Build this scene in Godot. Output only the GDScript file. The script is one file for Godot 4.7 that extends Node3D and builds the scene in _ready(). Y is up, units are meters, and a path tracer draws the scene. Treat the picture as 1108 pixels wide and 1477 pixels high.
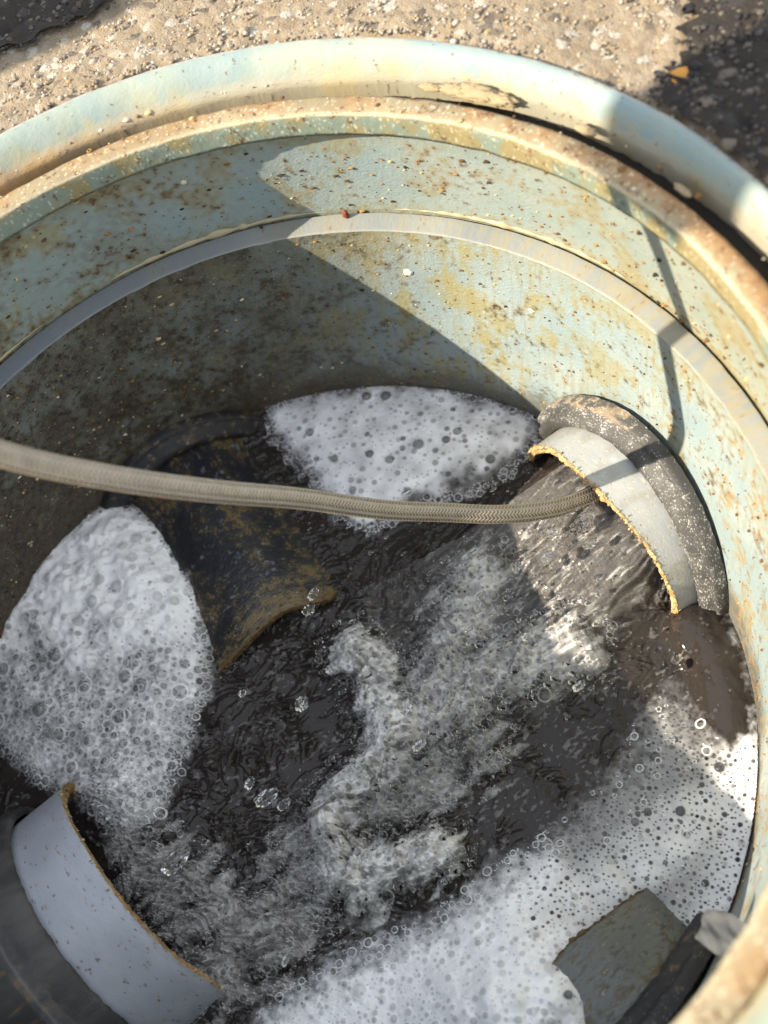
extends Node3D
# A drain inspection chamber seen from above: rusty collar, pale plastic shaft, four pipe stubs, churning soapy water, a braided jetting hose.

const W := -0.206                       # water level
const R_PIT := 0.19
const CA := Vector2(0.0067, -0.0025)    # the rings do not sit quite concentric
const CC := Vector2(0.0066, 0.0026)
const CD := Vector2(0.0120, -0.0048)
const FLOW := Vector2(-0.982, 0.19)

const POLY_LEFT := [-0.0751, -0.1759, -0.0605, -0.1741, -0.0489, -0.1562, -0.0415, -0.1306, -0.0374, -0.1054, -0.0409, -0.0809, -0.0471, -0.0589, -0.0540, -0.0421, -0.0669, -0.0251, -0.0820, -0.0098, -0.0949, 0.0041, -0.1081, 0.0050, -0.1221, -0.0084, -0.1383, -0.0286, -0.1503, -0.0411, -0.1643, -0.0671, -0.1676, -0.0981, -0.1612, -0.1259, -0.1440, -0.1491, -0.1196, -0.1637, -0.0931, -0.1747]
const POLY_BACK := [0.0297, -0.1900, 0.0506, -0.1881, 0.0757, -0.1790, 0.1010, -0.1680, 0.1266, -0.1499, 0.1453, -0.1280, 0.1672, -0.0965, 0.1508, -0.0875, 0.1318, -0.0797, 0.1110, -0.0777, 0.0864, -0.0847, 0.0693, -0.0865, 0.0524, -0.0845, 0.0408, -0.0951, 0.0361, -0.1140, 0.0343, -0.1358, 0.0276, -0.1570, 0.0245, -0.1717]
const POLY_RIGHT := [0.1867, 0.0372, 0.1730, 0.0520, 0.1650, 0.0730, 0.1520, 0.0760, 0.1500, 0.0520, 0.1429, 0.0490, 0.1235, 0.0555, 0.1103, 0.0702, 0.0935, 0.0758, 0.0729, 0.0827, 0.0510, 0.0856, 0.0318, 0.0902, 0.0093, 0.0951, -0.0135, 0.0935, -0.0371, 0.0934, -0.0581, 0.0957, -0.0819, 0.1009, -0.1007, 0.1214, -0.0780, 0.1880, 0.0048, 0.2025, 0.0558, 0.1958, 0.1054, 0.1768, 0.1422, 0.1495, 0.1769, 0.1133, 0.1880, 0.0954, 0.1966, 0.0517]
const SPLASH_A := [0.0227, -0.0302, 0.0250, -0.0134, 0.0236, 0.0030, 0.0201, 0.0196, 0.0114, 0.0277, -0.0091, 0.0351, -0.0189, 0.0424, -0.0187, 0.0591, -0.0183, 0.0706, -0.0007, 0.0724, 0.0186, 0.0741]
const SPLASH_B := [0.0922, -0.0340, 0.0771, -0.0216, 0.0653, -0.0080, 0.0553, 0.0061, 0.0300, 0.0200, 0.0419, 0.0198, 0.0748, 0.0105, 0.0949, 0.0133, 0.1142, 0.0177]
const SPLASH_C := [-0.1120, -0.0140, -0.1080, 0.0150, -0.1000, 0.0450, -0.0903, 0.0370, -0.0779, 0.0624, -0.0543, 0.0635, -0.0329, 0.0702, -0.0924, 0.0748, -0.0600, 0.0800, -0.0421, 0.0495, 0.0234, 0.0432, 0.0529, 0.0401]
const DROPS := [-0.0826, 0.0361, 9.5, 0.0353, 0.0194, 5.5, 0.0339, 0.0378, 4.5, -0.0070, -0.0038, 6.0, -0.0363, 0.0286, 7.0, -0.0302, 0.0349, 4.5, 0.0124, -0.0449, 5.0, 0.0174, -0.0514, 4.0, 0.1443, -0.0229, 7.5, 0.1220, -0.0153, 4.5, 0.1295, -0.0252, 3.5, 0.1422, -0.0121, 4.0, -0.0518, 0.0944, 3.5, 0.0107, -0.0131, 3.5, 0.0973, 0.0146, 3.0, 0.1077, -0.0171, 4.0, 0.1309, -0.0244, 3.0, 0.1069, 0.0454, 4.5, 0.1228, -0.0156, 4.0, -0.0305, -0.0213, 3.0, 0.0842, -0.0085, 3.0, 0.0715, -0.0076, 3.0, -0.0414, 0.0194, 4.0, -0.0082, 0.0710, 4.0]

const DROP_LABELS := [
	"largest clear drop hanging beside the mouth of the lower left pipe",
	"clear lumpy drop on the right flank of the central splash crest",
	"small drop just below the lumpy one right of the central crest",
	"long clear drop over the dark water left of the central crest top",
	"forked clear drop over dark water left of the lower splash crest",
	"small drop close beside the forked one left of the lower crest",
	"clear drop just below the ochre edge of the silted pipe",
	"small bright drop clinging to the ochre edge of the silted pipe",
	"fat pale drop just under the hose where it enters the right pipe",
	"drop below the hose, lower of the pair in the spray of the right pipe",
	"drop below the hose, upper of the pair in the spray of the right pipe",
	"drop in the spray close to the crusted edge of the right pipe",
	"tiny drop over the edge of the front foam at the bottom",
	"small round drop at the tip of the central splash crest",
	"small drop at the lower end of the right hand froth band",
	"drop over the upper froth band below the middle of the hose",
	"tiny drop in the spray below the fat pale drop",
	"drop over dark water between the right froth band and the foam sheet",
	"drop beside the pair in the spray of the right pipe",
	"small drop over dark water beside the white foam mound",
	"small drop at the upper end of the right hand froth band",
	"small drop between the central crest and the right hand froth band",
	"drop above the pair left of the lower splash crest",
	"drop at the foot of the central crest near the front foam",
]

var rng := RandomNumberGenerator.new()
var wh := PackedFloat32Array()          # water heights, 1 mm cells
var calm := PackedFloat32Array()        # 1 where foam lies, 2 mm cells
const WN := 573
const WC := 0.0007


func _ready() -> void:
	rng.seed = 7
	# ---- camera, sky, sun, exposure
	var cam := Camera3D.new()
	cam.name = "camera"
	var pitch := 1.0494506
	var roll := -0.4550517
	var fwd := Vector3(0, -sin(pitch), -cos(pitch))
	var rt := Vector3.RIGHT
	var up := rt.cross(fwd)
	cam.basis = Basis(rt * cos(roll) + up * sin(roll), up * cos(roll) - rt * sin(roll), -fwd)
	cam.position = Vector3(0.0646145, 0.2954718, 0.1926539)
	var lens := CameraAttributesPhysical.new()
	lens.frustum_focal_length = 26.0
	lens.frustum_focus_distance = 0.50
	lens.exposure_aperture = 4.8
	lens.frustum_near = 0.01
	lens.frustum_far = 200.0
	cam.attributes = lens
	add_child(cam)
	cam.current = true
	var env := Environment.new()
	env.background_mode = Environment.BG_SKY
	var sky := Sky.new()
	var sm := ProceduralSkyMaterial.new()
	sm.sky_top_color = Color(0.80, 0.83, 0.88)
	sm.sky_horizon_color = Color(0.92, 0.92, 0.91)
	sm.ground_bottom_color = Color(0.3, 0.28, 0.26)
	sm.ground_horizon_color = Color(0.5, 0.48, 0.46)
	sm.sky_curve = 0.2
	sm.sun_angle_max = 20.0
	sm.sky_energy_multiplier = 0.92
	sky.sky_material = sm
	env.sky = sky
	env.tonemap_mode = Environment.TONE_MAPPER_LINEAR
	env.tonemap_exposure = 2.2
	env.sdfgi_enabled = true
	env.ssao_enabled = true
	env.ssil_enabled = true
	var we := WorldEnvironment.new()
	we.name = "world_environment"
	we.environment = env
	add_child(we)
	var sun := DirectionalLight3D.new()
	sun.name = "sun"
	sun.light_color = Color(1.0, 0.945, 0.85)
	sun.light_energy = 1.45
	sun.light_angular_distance = 0.4
	sun.shadow_enabled = true
	var to_sun := Vector3(-0.8486, 0.5271, -0.0454)
	sun.basis = Basis.looking_at(-to_sun, Vector3.UP)
	add_child(sun)
	# ---- large structure
	make_ground()
	make_chamber()
	make_pipes()
	make_water()
	make_foam()
	make_hose()
	make_splash()
	make_small_things()
	make_shadow_prop()


# ------------------------------------------------------------------ helpers
func tag(o: Node, label: String, category: String, group := "") -> void:
	o.set_meta("label", label)
	o.set_meta("category", category)
	if group != "":
		o.set_meta("group", group)


func base(called: String, at := Vector3.ZERO) -> Node3D:
	var o := Node3D.new()
	o.name = called
	o.position = at
	add_child(o, true)
	return o


func obj(called: String, mesh: Mesh, m: Material, parent: Node = self) -> MeshInstance3D:
	var o := MeshInstance3D.new()
	o.name = called
	o.mesh = mesh
	o.material_override = m
	parent.add_child(o, true)
	return o


func nz(sd: int, freq: float, octaves := 3, kind := FastNoiseLite.TYPE_SIMPLEX_SMOOTH) -> FastNoiseLite:
	var n := FastNoiseLite.new()
	n.seed = sd
	n.frequency = freq
	n.noise_type = kind
	n.fractal_type = FastNoiseLite.FRACTAL_FBM if octaves > 1 else FastNoiseLite.FRACTAL_NONE
	n.fractal_octaves = octaves
	return n


func ss(a: float, b: float, x: float) -> float:
	var t := clampf((x - a) / (b - a), 0.0, 1.0)
	return t * t * (3.0 - 2.0 * t)


func bump(x: float, at: float, width: float) -> float:     # degrees, wraps
	var d := absf(fposmod(x - at + 180.0, 360.0) - 180.0) / width
	return exp(-d * d)


func mat(c: Color, rough := 0.6, metal := 0.0) -> StandardMaterial3D:
	var m := StandardMaterial3D.new()
	m.albedo_color = c
	m.roughness = rough
	m.metallic = metal
	return m


func vmat(rough := 0.6, metal := 0.0) -> StandardMaterial3D:   # colour from vertices or copies (linear)
	var m := mat(Color.WHITE, rough, metal)
	m.vertex_color_use_as_albedo = true
	return m


func lin(r: float, g: float, b: float) -> Color:              # 0..255 sRGB to linear
	return Color(r / 255.0, g / 255.0, b / 255.0).srgb_to_linear()


# A grid of nu x nv cells; pos(i, j) gives each corner, uv runs 0..1 both ways. skip(i, j) leaves cells out.
func grid(nu: int, nv: int, pos: Callable, flip := false, skip = null, colors := PackedColorArray(), uvs := Vector2.ONE) -> ArrayMesh:
	var v := PackedVector3Array()
	var n := PackedVector3Array()
	var uv := PackedVector2Array()
	var w := nu + 1
	v.resize(w * (nv + 1))
	n.resize(v.size())
	uv.resize(v.size())
	for j in nv + 1:
		for i in w:
			v[j * w + i] = pos.call(i, j)
			uv[j * w + i] = Vector2(float(i) / nu, float(j) / nv) * uvs
	var closed := v[0].distance_to(v[nu]) < 1e-6 and v[nv * w].distance_to(v[nv * w + nu]) < 1e-6
	for j in nv + 1:
		for i in w:
			var i0 := i - 1
			var i1 := i + 1
			if i == 0:
				i0 = nu - 1 if closed else 0
			if i == nu:
				i1 = 1 if closed else nu
			var du := v[j * w + i1] - v[j * w + i0]
			var dv := v[mini(j + 1, nv) * w + i] - v[maxi(j - 1, 0) * w + i]
			var c := dv.cross(du)
			if flip:
				c = -c
			n[j * w + i] = c.normalized() if c.length_squared() > 1e-24 else Vector3.UP
	var idx := PackedInt32Array()
	for j in nv:
		for i in nu:
			if skip != null and skip.call(i, j):
				continue
			var a := j * w + i
			var b := a + 1
			var d := a + w
			var c := d + 1
			if flip:
				idx.append_array([a, c, b, a, d, c])
			else:
				idx.append_array([a, b, c, a, c, d])
	return arrays(v, n, uv, idx, colors)


func arrays(v: PackedVector3Array, n: PackedVector3Array, uv: PackedVector2Array, idx: PackedInt32Array, colors := PackedColorArray()) -> ArrayMesh:
	var a := []
	a.resize(Mesh.ARRAY_MAX)
	a[Mesh.ARRAY_VERTEX] = v
	a[Mesh.ARRAY_NORMAL] = n
	if uv.size() == v.size():
		a[Mesh.ARRAY_TEX_UV] = uv
	if colors.size() == v.size():
		a[Mesh.ARRAY_COLOR] = colors
	a[Mesh.ARRAY_INDEX] = idx
	var m := ArrayMesh.new()
	m.add_surface_from_arrays(Mesh.PRIMITIVE_TRIANGLES, a)
	return m


# Rings round the pit: profile of [radius, height, centre] lathed, with a little unevenness.
func ring(profile: Array, seg: int, rough := 0.0, freq := 120.0, sd := 1, skip = null, rfun = null) -> ArrayMesh:
	var nn := nz(sd, freq, 2)
	return grid(seg, profile.size() - 1, func(i: int, j: int) -> Vector3:
		var p: Array = profile[j]
		var az := TAU * (i % seg) / seg
		var c: Vector2 = p[2]
		var r: float = p[0]
		if rfun != null:
			r = rfun.call(rad_to_deg(az), j, r)
		var q := Vector3(c.x + r * cos(az), p[1], c.y - r * sin(az))
		if rough > 0.0:
			var k := nn.get_noise_3dv(q) * rough
			q.x += cos(az) * k
			q.z -= sin(az) * k
			q.y += nn.get_noise_3dv(q + Vector3(3, 3, 3)) * rough * 0.6
		return q, true, skip)


# Colour and relief pictures from one function: f(u, v) -> Color whose alpha is the relief.
func picture(w: int, h: int, f: Callable) -> Array:
	var a := PackedByteArray()
	var b := PackedByteArray()
	a.resize(w * h * 3)
	b.resize(w * h)
	var k := 0
	for y in h:
		for x in w:
			var c: Color = f.call((x + 0.5) / w, (y + 0.5) / h)
			a[k * 3] = int(clampf(c.r, 0, 1) * 255.0)
			a[k * 3 + 1] = int(clampf(c.g, 0, 1) * 255.0)
			a[k * 3 + 2] = int(clampf(c.b, 0, 1) * 255.0)
			b[k] = int(clampf(c.a, 0, 1) * 255.0)
			k += 1
	return [ImageTexture.create_from_image(Image.create_from_data(w, h, false, Image.FORMAT_RGB8, a)), ImageTexture.create_from_image(Image.create_from_data(w, h, false, Image.FORMAT_L8, b))]


func pmat(p: Array, rough: float, relief: float, metal := 0.0) -> StandardMaterial3D:
	var m := mat(Color.WHITE, rough, metal)
	m.albedo_texture = p[0]
	m.heightmap_enabled = relief != 0.0
	m.heightmap_texture = p[1]
	m.heightmap_scale = relief
	return m


func c8(r: float, g: float, b: float, relief := 0.5) -> Color:
	return Color(r / 255.0, g / 255.0, b / 255.0, relief)


func mixc(a: Color, b: Color, t: float) -> Color:
	return a.lerp(b, clampf(t, 0.0, 1.0))


func scatter(called: String, mesh: Mesh, m: Material, xf: Array, cols: Array, parent: Node = self) -> MultiMeshInstance3D:
	var mm := MultiMesh.new()
	mm.transform_format = MultiMesh.TRANSFORM_3D
	mm.use_colors = cols.size() > 0
	mm.mesh = mesh
	mm.instance_count = xf.size()
	for i in xf.size():
		mm.set_instance_transform(i, xf[i])
		if cols.size() > 0:
			mm.set_instance_color(i, cols[i])
	var o := MultiMeshInstance3D.new()
	o.name = called
	o.multimesh = mm
	o.material_override = m
	o.set_meta("kind", "stuff")
	parent.add_child(o, true)
	return o


# A lumpy ball, unit radius.
func lump(sd: int, rough := 0.25, seg := 10, rings := 6, freq := 0.9) -> ArrayMesh:
	var nn := nz(sd, freq, 2)
	return grid(seg, rings, func(i: int, j: int) -> Vector3:
		var a := TAU * (i % seg) / seg
		var b := PI * j / rings
		var d := Vector3(sin(b) * cos(a), cos(b), -sin(b) * sin(a))
		return d * (1.0 + rough * 1.6 * nn.get_noise_3dv(d * 1.3 + Vector3(sd, 0, 0))))


func spin() -> Basis:
	return Basis.from_euler(Vector3(rng.randf() * TAU, rng.randf() * TAU, rng.randf() * TAU))


func pick(list: Array) -> Color:
	return list[rng.randi() % list.size()]


# ------------------------------------------------------------------ ground
func make_ground() -> void:
	var nb := nz(21, 9.0, 3)
	var nm := nz(22, 90.0, 2)
	var cell := nz(23, 260.0, 1, FastNoiseLite.TYPE_CELLULAR)
	cell.cellular_return_type = FastNoiseLite.RETURN_CELL_VALUE
	var edge := nz(23, 260.0, 1, FastNoiseLite.TYPE_CELLULAR)
	edge.cellular_return_type = FastNoiseLite.RETURN_DISTANCE
	var fine := nz(24, 1100.0, 2)
	var side := 0.46                      # metres that one tile of the picture covers
	var p := picture(1024, 1024, func(u: float, v: float) -> Color:
		var x := u * side
		var y := v * side
		var wx := minf(minf(u, 1.0 - u), minf(v, 1.0 - v))
		var c := cell.get_noise_2d(x, y)
		var e := edge.get_noise_2d(x, y) * 0.5 + 0.5
		var g := mixc(c8(146, 132, 112), c8(166, 153, 134), c * 0.5 + 0.5)
		if c > 0.82:
			g = c8(190, 184, 174)
		elif c < -0.88:
			g = c8(104, 96, 88)
		g = mixc(g, c8(128, 112, 92), ss(0.25, 0.6, e) * 0.6)
		g = mixc(g, c8(150, 128, 98), ss(0.1, 0.5, nm.get_noise_2d(x, y)) * 0.4)
		var f := fine.get_noise_2d(x, y)
		g = g * (1.0 + f * 0.22 * ss(0.0, 0.02, wx))
		g.a = clampf(0.75 - e * 0.7 + f * 0.2, 0, 1)
		return g)
	var gm := pmat(p, 0.95, 0.18)
	gm.albedo_color = Color(0.90, 0.89, 0.87)
	gm.uv1_triplanar = true
	gm.uv1_world_triplanar = true
	gm.uv1_scale = Vector3.ONE / side
	var radii := [0.2165, 0.222, 0.23, 0.24, 0.25, 0.26, 0.27, 0.28, 0.29, 0.30, 0.32, 0.34, 0.36, 0.4, 0.45, 0.55, 0.8, 1.5, 4.0, 15.0, 60.0]
	var seg := 360
	var g := grid(seg, radii.size() - 1, func(i: int, j: int) -> Vector3:
		var az := TAU * (i % seg) / seg
		var r: float = radii[j]
		var q := Vector3(CA.x + r * cos(az), 0, CA.y - r * sin(az))
		if j > 0 and j < 16:
			q.y = nb.get_noise_2d(q.x, q.z) * 0.004 + nm.get_noise_2d(q.x, q.z) * 0.0016
		if j == 0:
			q.y = -0.003
		return q, true)
	obj("ground", g, gm).set_meta("kind", "structure")
	# dark sheets laid on the concrete, painting in the cast shadows there
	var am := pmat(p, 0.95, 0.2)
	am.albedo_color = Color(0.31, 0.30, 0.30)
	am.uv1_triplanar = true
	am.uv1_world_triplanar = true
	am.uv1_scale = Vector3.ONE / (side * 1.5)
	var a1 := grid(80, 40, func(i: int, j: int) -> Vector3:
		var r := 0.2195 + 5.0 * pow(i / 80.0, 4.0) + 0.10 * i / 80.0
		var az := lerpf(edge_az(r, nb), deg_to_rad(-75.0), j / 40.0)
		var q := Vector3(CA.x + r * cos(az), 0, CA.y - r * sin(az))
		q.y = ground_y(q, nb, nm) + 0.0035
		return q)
	obj("shade_sheet", a1, am).set_meta("kind", "structure")
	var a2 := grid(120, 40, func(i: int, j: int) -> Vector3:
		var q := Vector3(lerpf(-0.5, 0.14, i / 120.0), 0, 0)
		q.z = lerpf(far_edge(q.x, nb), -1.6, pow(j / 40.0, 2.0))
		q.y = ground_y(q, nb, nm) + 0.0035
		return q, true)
	obj("shade_sheet", a2, am).set_meta("kind", "structure")
	# exposed aggregate: small stones bedded in the concrete
	var tones := [lin(184, 172, 152), lin(198, 188, 172), lin(170, 154, 132), lin(152, 138, 118), lin(192, 182, 166), lin(164, 142, 112), lin(146, 132, 114), lin(178, 156, 120), lin(124, 114, 104)]
	var dark := [lin(88, 82, 76), lin(110, 102, 94), lin(70, 66, 64), lin(124, 114, 100), lin(52, 50, 52), lin(96, 86, 70)]
	var xf := [[], [], []]
	var cl := [[], [], []]
	var tries := 22000
	for t in tries:
		var az := deg_to_rad(rng.randf_range(-25, 150)) if t < 21000 else rng.randf() * TAU
		var r := 0.219 + 0.26 * pow(rng.randf(), 1.25)
		var q := Vector3(CA.x + r * cos(az), 0, CA.y - r * sin(az))
		q.y = nb.get_noise_2d(q.x, q.z) * 0.004 + nm.get_noise_2d(q.x, q.z) * 0.0016
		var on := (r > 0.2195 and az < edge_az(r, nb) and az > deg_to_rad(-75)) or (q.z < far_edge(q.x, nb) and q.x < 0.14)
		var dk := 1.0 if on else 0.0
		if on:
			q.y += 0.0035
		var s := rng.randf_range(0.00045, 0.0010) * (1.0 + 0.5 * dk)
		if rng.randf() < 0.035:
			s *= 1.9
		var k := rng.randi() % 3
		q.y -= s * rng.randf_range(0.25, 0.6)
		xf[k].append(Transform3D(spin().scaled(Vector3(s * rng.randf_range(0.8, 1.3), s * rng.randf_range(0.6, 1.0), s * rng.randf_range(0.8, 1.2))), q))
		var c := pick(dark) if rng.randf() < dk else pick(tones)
		cl[k].append(c * (rng.randf_range(0.5, 0.8) if on else rng.randf_range(0.66, 0.88)))  # stones inside the painted shade are darkened as well
	var holder := get_node("ground")
	for k in 3:
		scatter("aggregate", lump(40 + k, 0.35, 7, 5), vmat(0.9), xf[k], cl[k], holder)
	# the one orange pebble by the collar, and some larger dark stones
	for a in [[0.2262, -0.083, 0.0046, "rounded orange pebble on the shaded concrete beside the collar", lin(198, 138, 48)]]:
		var o := obj("pebble", lump(61, 0.2, 14, 9), mat((a[4] as Color).linear_to_srgb(), 0.6))
		o.position = Vector3(a[0], 0.001, a[1])
		o.scale = Vector3(a[2], a[2] * 0.7, a[2] * 0.85)
		tag(o, a[3], "pebble")


func ground_y(q: Vector3, nb: FastNoiseLite, nm: FastNoiseLite) -> float:
	return nb.get_noise_2d(q.x, q.z) * 0.004 + nm.get_noise_2d(q.x, q.z) * 0.0016


func edge_az(r: float, nb: FastNoiseLite) -> float:      # where the painted shade begins on the right, seen from the pit
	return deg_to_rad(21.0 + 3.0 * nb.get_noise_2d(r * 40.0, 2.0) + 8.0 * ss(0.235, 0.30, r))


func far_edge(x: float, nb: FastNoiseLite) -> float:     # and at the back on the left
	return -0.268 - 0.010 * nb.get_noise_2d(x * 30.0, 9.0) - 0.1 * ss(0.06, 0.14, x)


# ------------------------------------------------------------------ chamber
func near_flare(az: float) -> float:
	return 0.0135 * bump(rad_to_deg(az), -62.0, 36.0)


func wall_pos(az: float, h: float) -> Vector3:     # on the lower wall
	var t := clampf((h + 0.0825) / (W + 0.0825), 0.0, 1.6)
	var r := lerpf(0.1857, R_PIT, t) + near_flare(az) * maxf(0.0, 1.0 - t)
	var c := CD * maxf(0.0, 1.0 - t)
	return Vector3(c.x + r * cos(az), h, c.y - r * sin(az))


func upper_pos(az: float, h: float) -> Vector3:
	var t := clampf((h + 0.021) / (-0.0825 + 0.021), 0.0, 1.0)
	var r := lerpf(0.1982, 0.1967, t) + near_flare(az) * t
	var c := CC.lerp(CD, t)
	return Vector3(c.x + r * cos(az), h, c.y - r * sin(az))


var pipes := [
	# azimuth, axis height, radius, distance of the cut end from the pit's axis
	[11.0, -0.214, 0.0575, 0.1585],
	[98.5, -0.2525, 0.0590, 0.0640],
	[194.3, -0.2150, 0.0640, 0.1150],
	[288.8, -0.2320, 0.0580, 0.1480],
]


func in_pipe(q: Vector3, share := 0.97) -> bool:
	for p in pipes:
		var a := deg_to_rad(p[0])
		var ax := Vector2(cos(a), -sin(a))
		var q2 := Vector2(q.x, q.z)
		if q2.dot(ax) < 0.0:
			continue
		var t := q2.dot(Vector2(-sin(a), -cos(a)))
		if Vector2(t, q.y - p[1]).length() < p[2] * share:
			return true
	return false


func make_chamber() -> void:
	var ch := base("inspection_chamber")
	tag(ch, "round pale blue plastic inspection chamber with rusty rim sunk in the concrete", "inspection chamber")
	var big := nz(1, 22.0, 3)
	var mid := nz(2, 190.0, 3)
	var fine := nz(3, 820.0, 2)
	var och := nz(4, 34.0, 3)
	var hf := nz(5, 500.0, 2)
	var vert := nz(6, 60.0, 2)
	# lower wall
	var lowp := picture(2048, 288, func(u: float, v: float) -> Color:
		var az := u * TAU
		var deg := u * 360.0
		var h := lerpf(-0.0825, -0.222, v)
		var q := Vector3(0.19 * cos(az), h, -0.19 * sin(az))
		var b := big.get_noise_3dv(q)
		var m := mid.get_noise_3dv(q)
		var f := fine.get_noise_3dv(q)
		var o := och.get_noise_3dv(q)
		var streak := vert.get_noise_3d(q.x * 2.2, q.y * 0.25, q.z * 2.2)
		var c := mixc(c8(136, 153, 157), c8(152, 163, 161), b + 0.5)
		# ochre film, below the ledge and in runs
		var oc := ss(0.0, 0.42, o + 0.5 * m) * 0.55 + ss(0.1, 0.4, streak) * 0.35 * bump(deg, 45, 40)
		oc += 0.35 * ss(-0.11, -0.0825, h + 0.012 * m)
		c = mixc(c, mixc(c8(150, 140, 98), c8(134, 122, 84), m + 0.5), clampf(oc, 0.0, 0.8) * 0.65)
		c = mixc(c, c8(156, 142, 88), ss(-0.1, 0.7, m * 0.5 + o + streak * 0.6) * 0.5 * bump(deg, 48, 28))
		var drip := vert.get_noise_3d(q.x * 5.0, q.y * 0.5 + 4.0, q.z * 5.0)
		c = mixc(c, c8(118, 108, 80), ss(0.2, 0.6, drip + 0.25 * b) * 0.22)
		# brown silt, thick on the left and low down; also deepened as painted shade
		var left := bump(deg, 150, 55)
		var patch := big.get_noise_3dv(q * 2.3 + Vector3(3, 0, 0))
		var dirt := 0.02 + 0.75 * left * ss(-0.085, -0.16, h + 0.03 * b) + 0.20 * left + 0.18 * bump(deg, 95, 45) + 0.55 * patch + 0.15 * b
		var sp := ss(0.32, 0.52, f * 0.75 + m * 0.55 + dirt * 0.66 - 0.14 - 0.12 * bump(deg, 30, 50))
		c = mixc(c, mixc(c8(60, 43, 27), c8(106, 76, 42), f + 0.6), sp * 0.85)
		var film := ss(0.15, 0.85, dirt + 0.5 * m)
		c = mixc(c, c8(54, 43, 30), film * 0.62)
		c = mixc(c, mixc(c8(62, 50, 34), c8(46, 54, 56), 0.5 + 0.7 * m + 0.6 * f), (0.68 * ss(40.0, 80.0, deg) * ss(240.0, 200.0, deg)) * clampf(0.85 + 0.35 * b + 0.2 * patch, 0.0, 1.0))  # wide darkening of the shaded side, painted into the wall colour
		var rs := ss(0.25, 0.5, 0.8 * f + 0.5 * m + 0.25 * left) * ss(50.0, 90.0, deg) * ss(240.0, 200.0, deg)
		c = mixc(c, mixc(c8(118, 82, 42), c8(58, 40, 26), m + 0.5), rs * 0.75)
		var blk := ss(0.42, 0.52, m * 0.8 + f * 0.4 + 0.32 * left - 0.10)
		c = mixc(c, c8(38, 30, 24), blk * 0.9)
		# tide mark
		var tide := ss(-0.178, -0.196, h + 0.008 * m + 0.01 * b) * (0.35 + 0.5 * bump(deg, 90, 70) + 0.35 * bump(deg, 320, 40))
		c = mixc(c, c8(66, 55, 42), tide * 0.85)
		var pale := ss(0.42, 0.5, hf.get_noise_3dv(q + Vector3(5, 0, 0)))
		c = mixc(c, c8(178, 172, 150), pale * 0.3)
		var pos_right := bump(deg, 330, 30)
		c = mixc(c, c8(164, 126, 80), ss(0.1, 0.35, m + 0.6 * o - 0.05) * pos_right * 0.75)
		c.a = 0.4 + 0.25 * f + 0.2 * sp - 0.25 * blk + 0.2 * pale
		return c)
	var seg := 540
	var nv := 84
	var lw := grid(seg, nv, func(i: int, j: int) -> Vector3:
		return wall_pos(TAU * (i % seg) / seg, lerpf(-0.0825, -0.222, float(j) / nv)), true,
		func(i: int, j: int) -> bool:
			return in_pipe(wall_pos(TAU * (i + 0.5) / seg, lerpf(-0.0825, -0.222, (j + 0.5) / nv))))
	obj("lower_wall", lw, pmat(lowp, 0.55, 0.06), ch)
	var dk := mat(Color(0.13, 0.125, 0.12), 0.8)
	var sump := grid(seg, 30, func(i: int, j: int) -> Vector3:
		return wall_pos(TAU * (i % seg) / seg, lerpf(-0.222, -0.33, j / 30.0)), true,
		func(i: int, j: int) -> bool:
			return in_pipe(wall_pos(TAU * (i + 0.5) / seg, lerpf(-0.222, -0.33, (j + 0.5) / 30.0))))
	obj("sump_wall", sump, dk, ch)
	obj("sump_floor", ring([[0.193, -0.329, Vector2.ZERO], [0.1, -0.331, Vector2.ZERO], [0.0005, -0.332, Vector2.ZERO]], 64), dk, ch)
	# ledge where the two shaft pieces meet
	var ledp := picture(2048, 32, func(u: float, v: float) -> Color:
		var az := u * TAU
		var q := Vector3(0.19 * cos(az), v * 0.012, -0.19 * sin(az))
		var m := mid.get_noise_3dv(q)
		var f := fine.get_noise_3dv(q)
		var c := mixc(c8(128, 134, 136), c8(146, 148, 144), big.get_noise_3dv(q) + 0.5)
		c = mixc(c, c8(100, 108, 116), 0.7 * ss(60.0, 100.0, u * 360.0) * ss(240.0, 200.0, u * 360.0))  # cooler, darker tone on the shaded side, shade put into the colour
		c = mixc(c, c8(156, 146, 120), (0.05 + 0.6 * bump(u * 360.0, 5.0, 50.0)) * ss(-0.5, 0.4, m))
		c = mixc(c, c8(146, 134, 108), (0.2 + 0.8 * bump(u * 360.0, 15.0, 60.0)) * ss(0.0, 0.6, och.get_noise_3dv(q) + 0.3 * m) * 0.5)
		c = mixc(c, c8(120, 104, 84), ss(0.48, 0.6, m * 0.7 + 0.5 * f) * 0.8)
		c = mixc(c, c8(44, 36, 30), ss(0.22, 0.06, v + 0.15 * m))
		c.a = 0.5 + 0.3 * f
		return c)
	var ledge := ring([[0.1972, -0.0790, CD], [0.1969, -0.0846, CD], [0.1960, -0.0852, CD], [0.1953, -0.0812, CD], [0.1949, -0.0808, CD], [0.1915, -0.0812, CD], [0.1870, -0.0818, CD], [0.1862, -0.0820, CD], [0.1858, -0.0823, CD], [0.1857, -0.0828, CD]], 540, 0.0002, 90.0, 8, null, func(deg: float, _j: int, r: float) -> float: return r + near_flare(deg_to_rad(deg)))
	obj("joint_ledge", ledge, pmat(ledp, 0.5, 0.03), ch)
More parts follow.
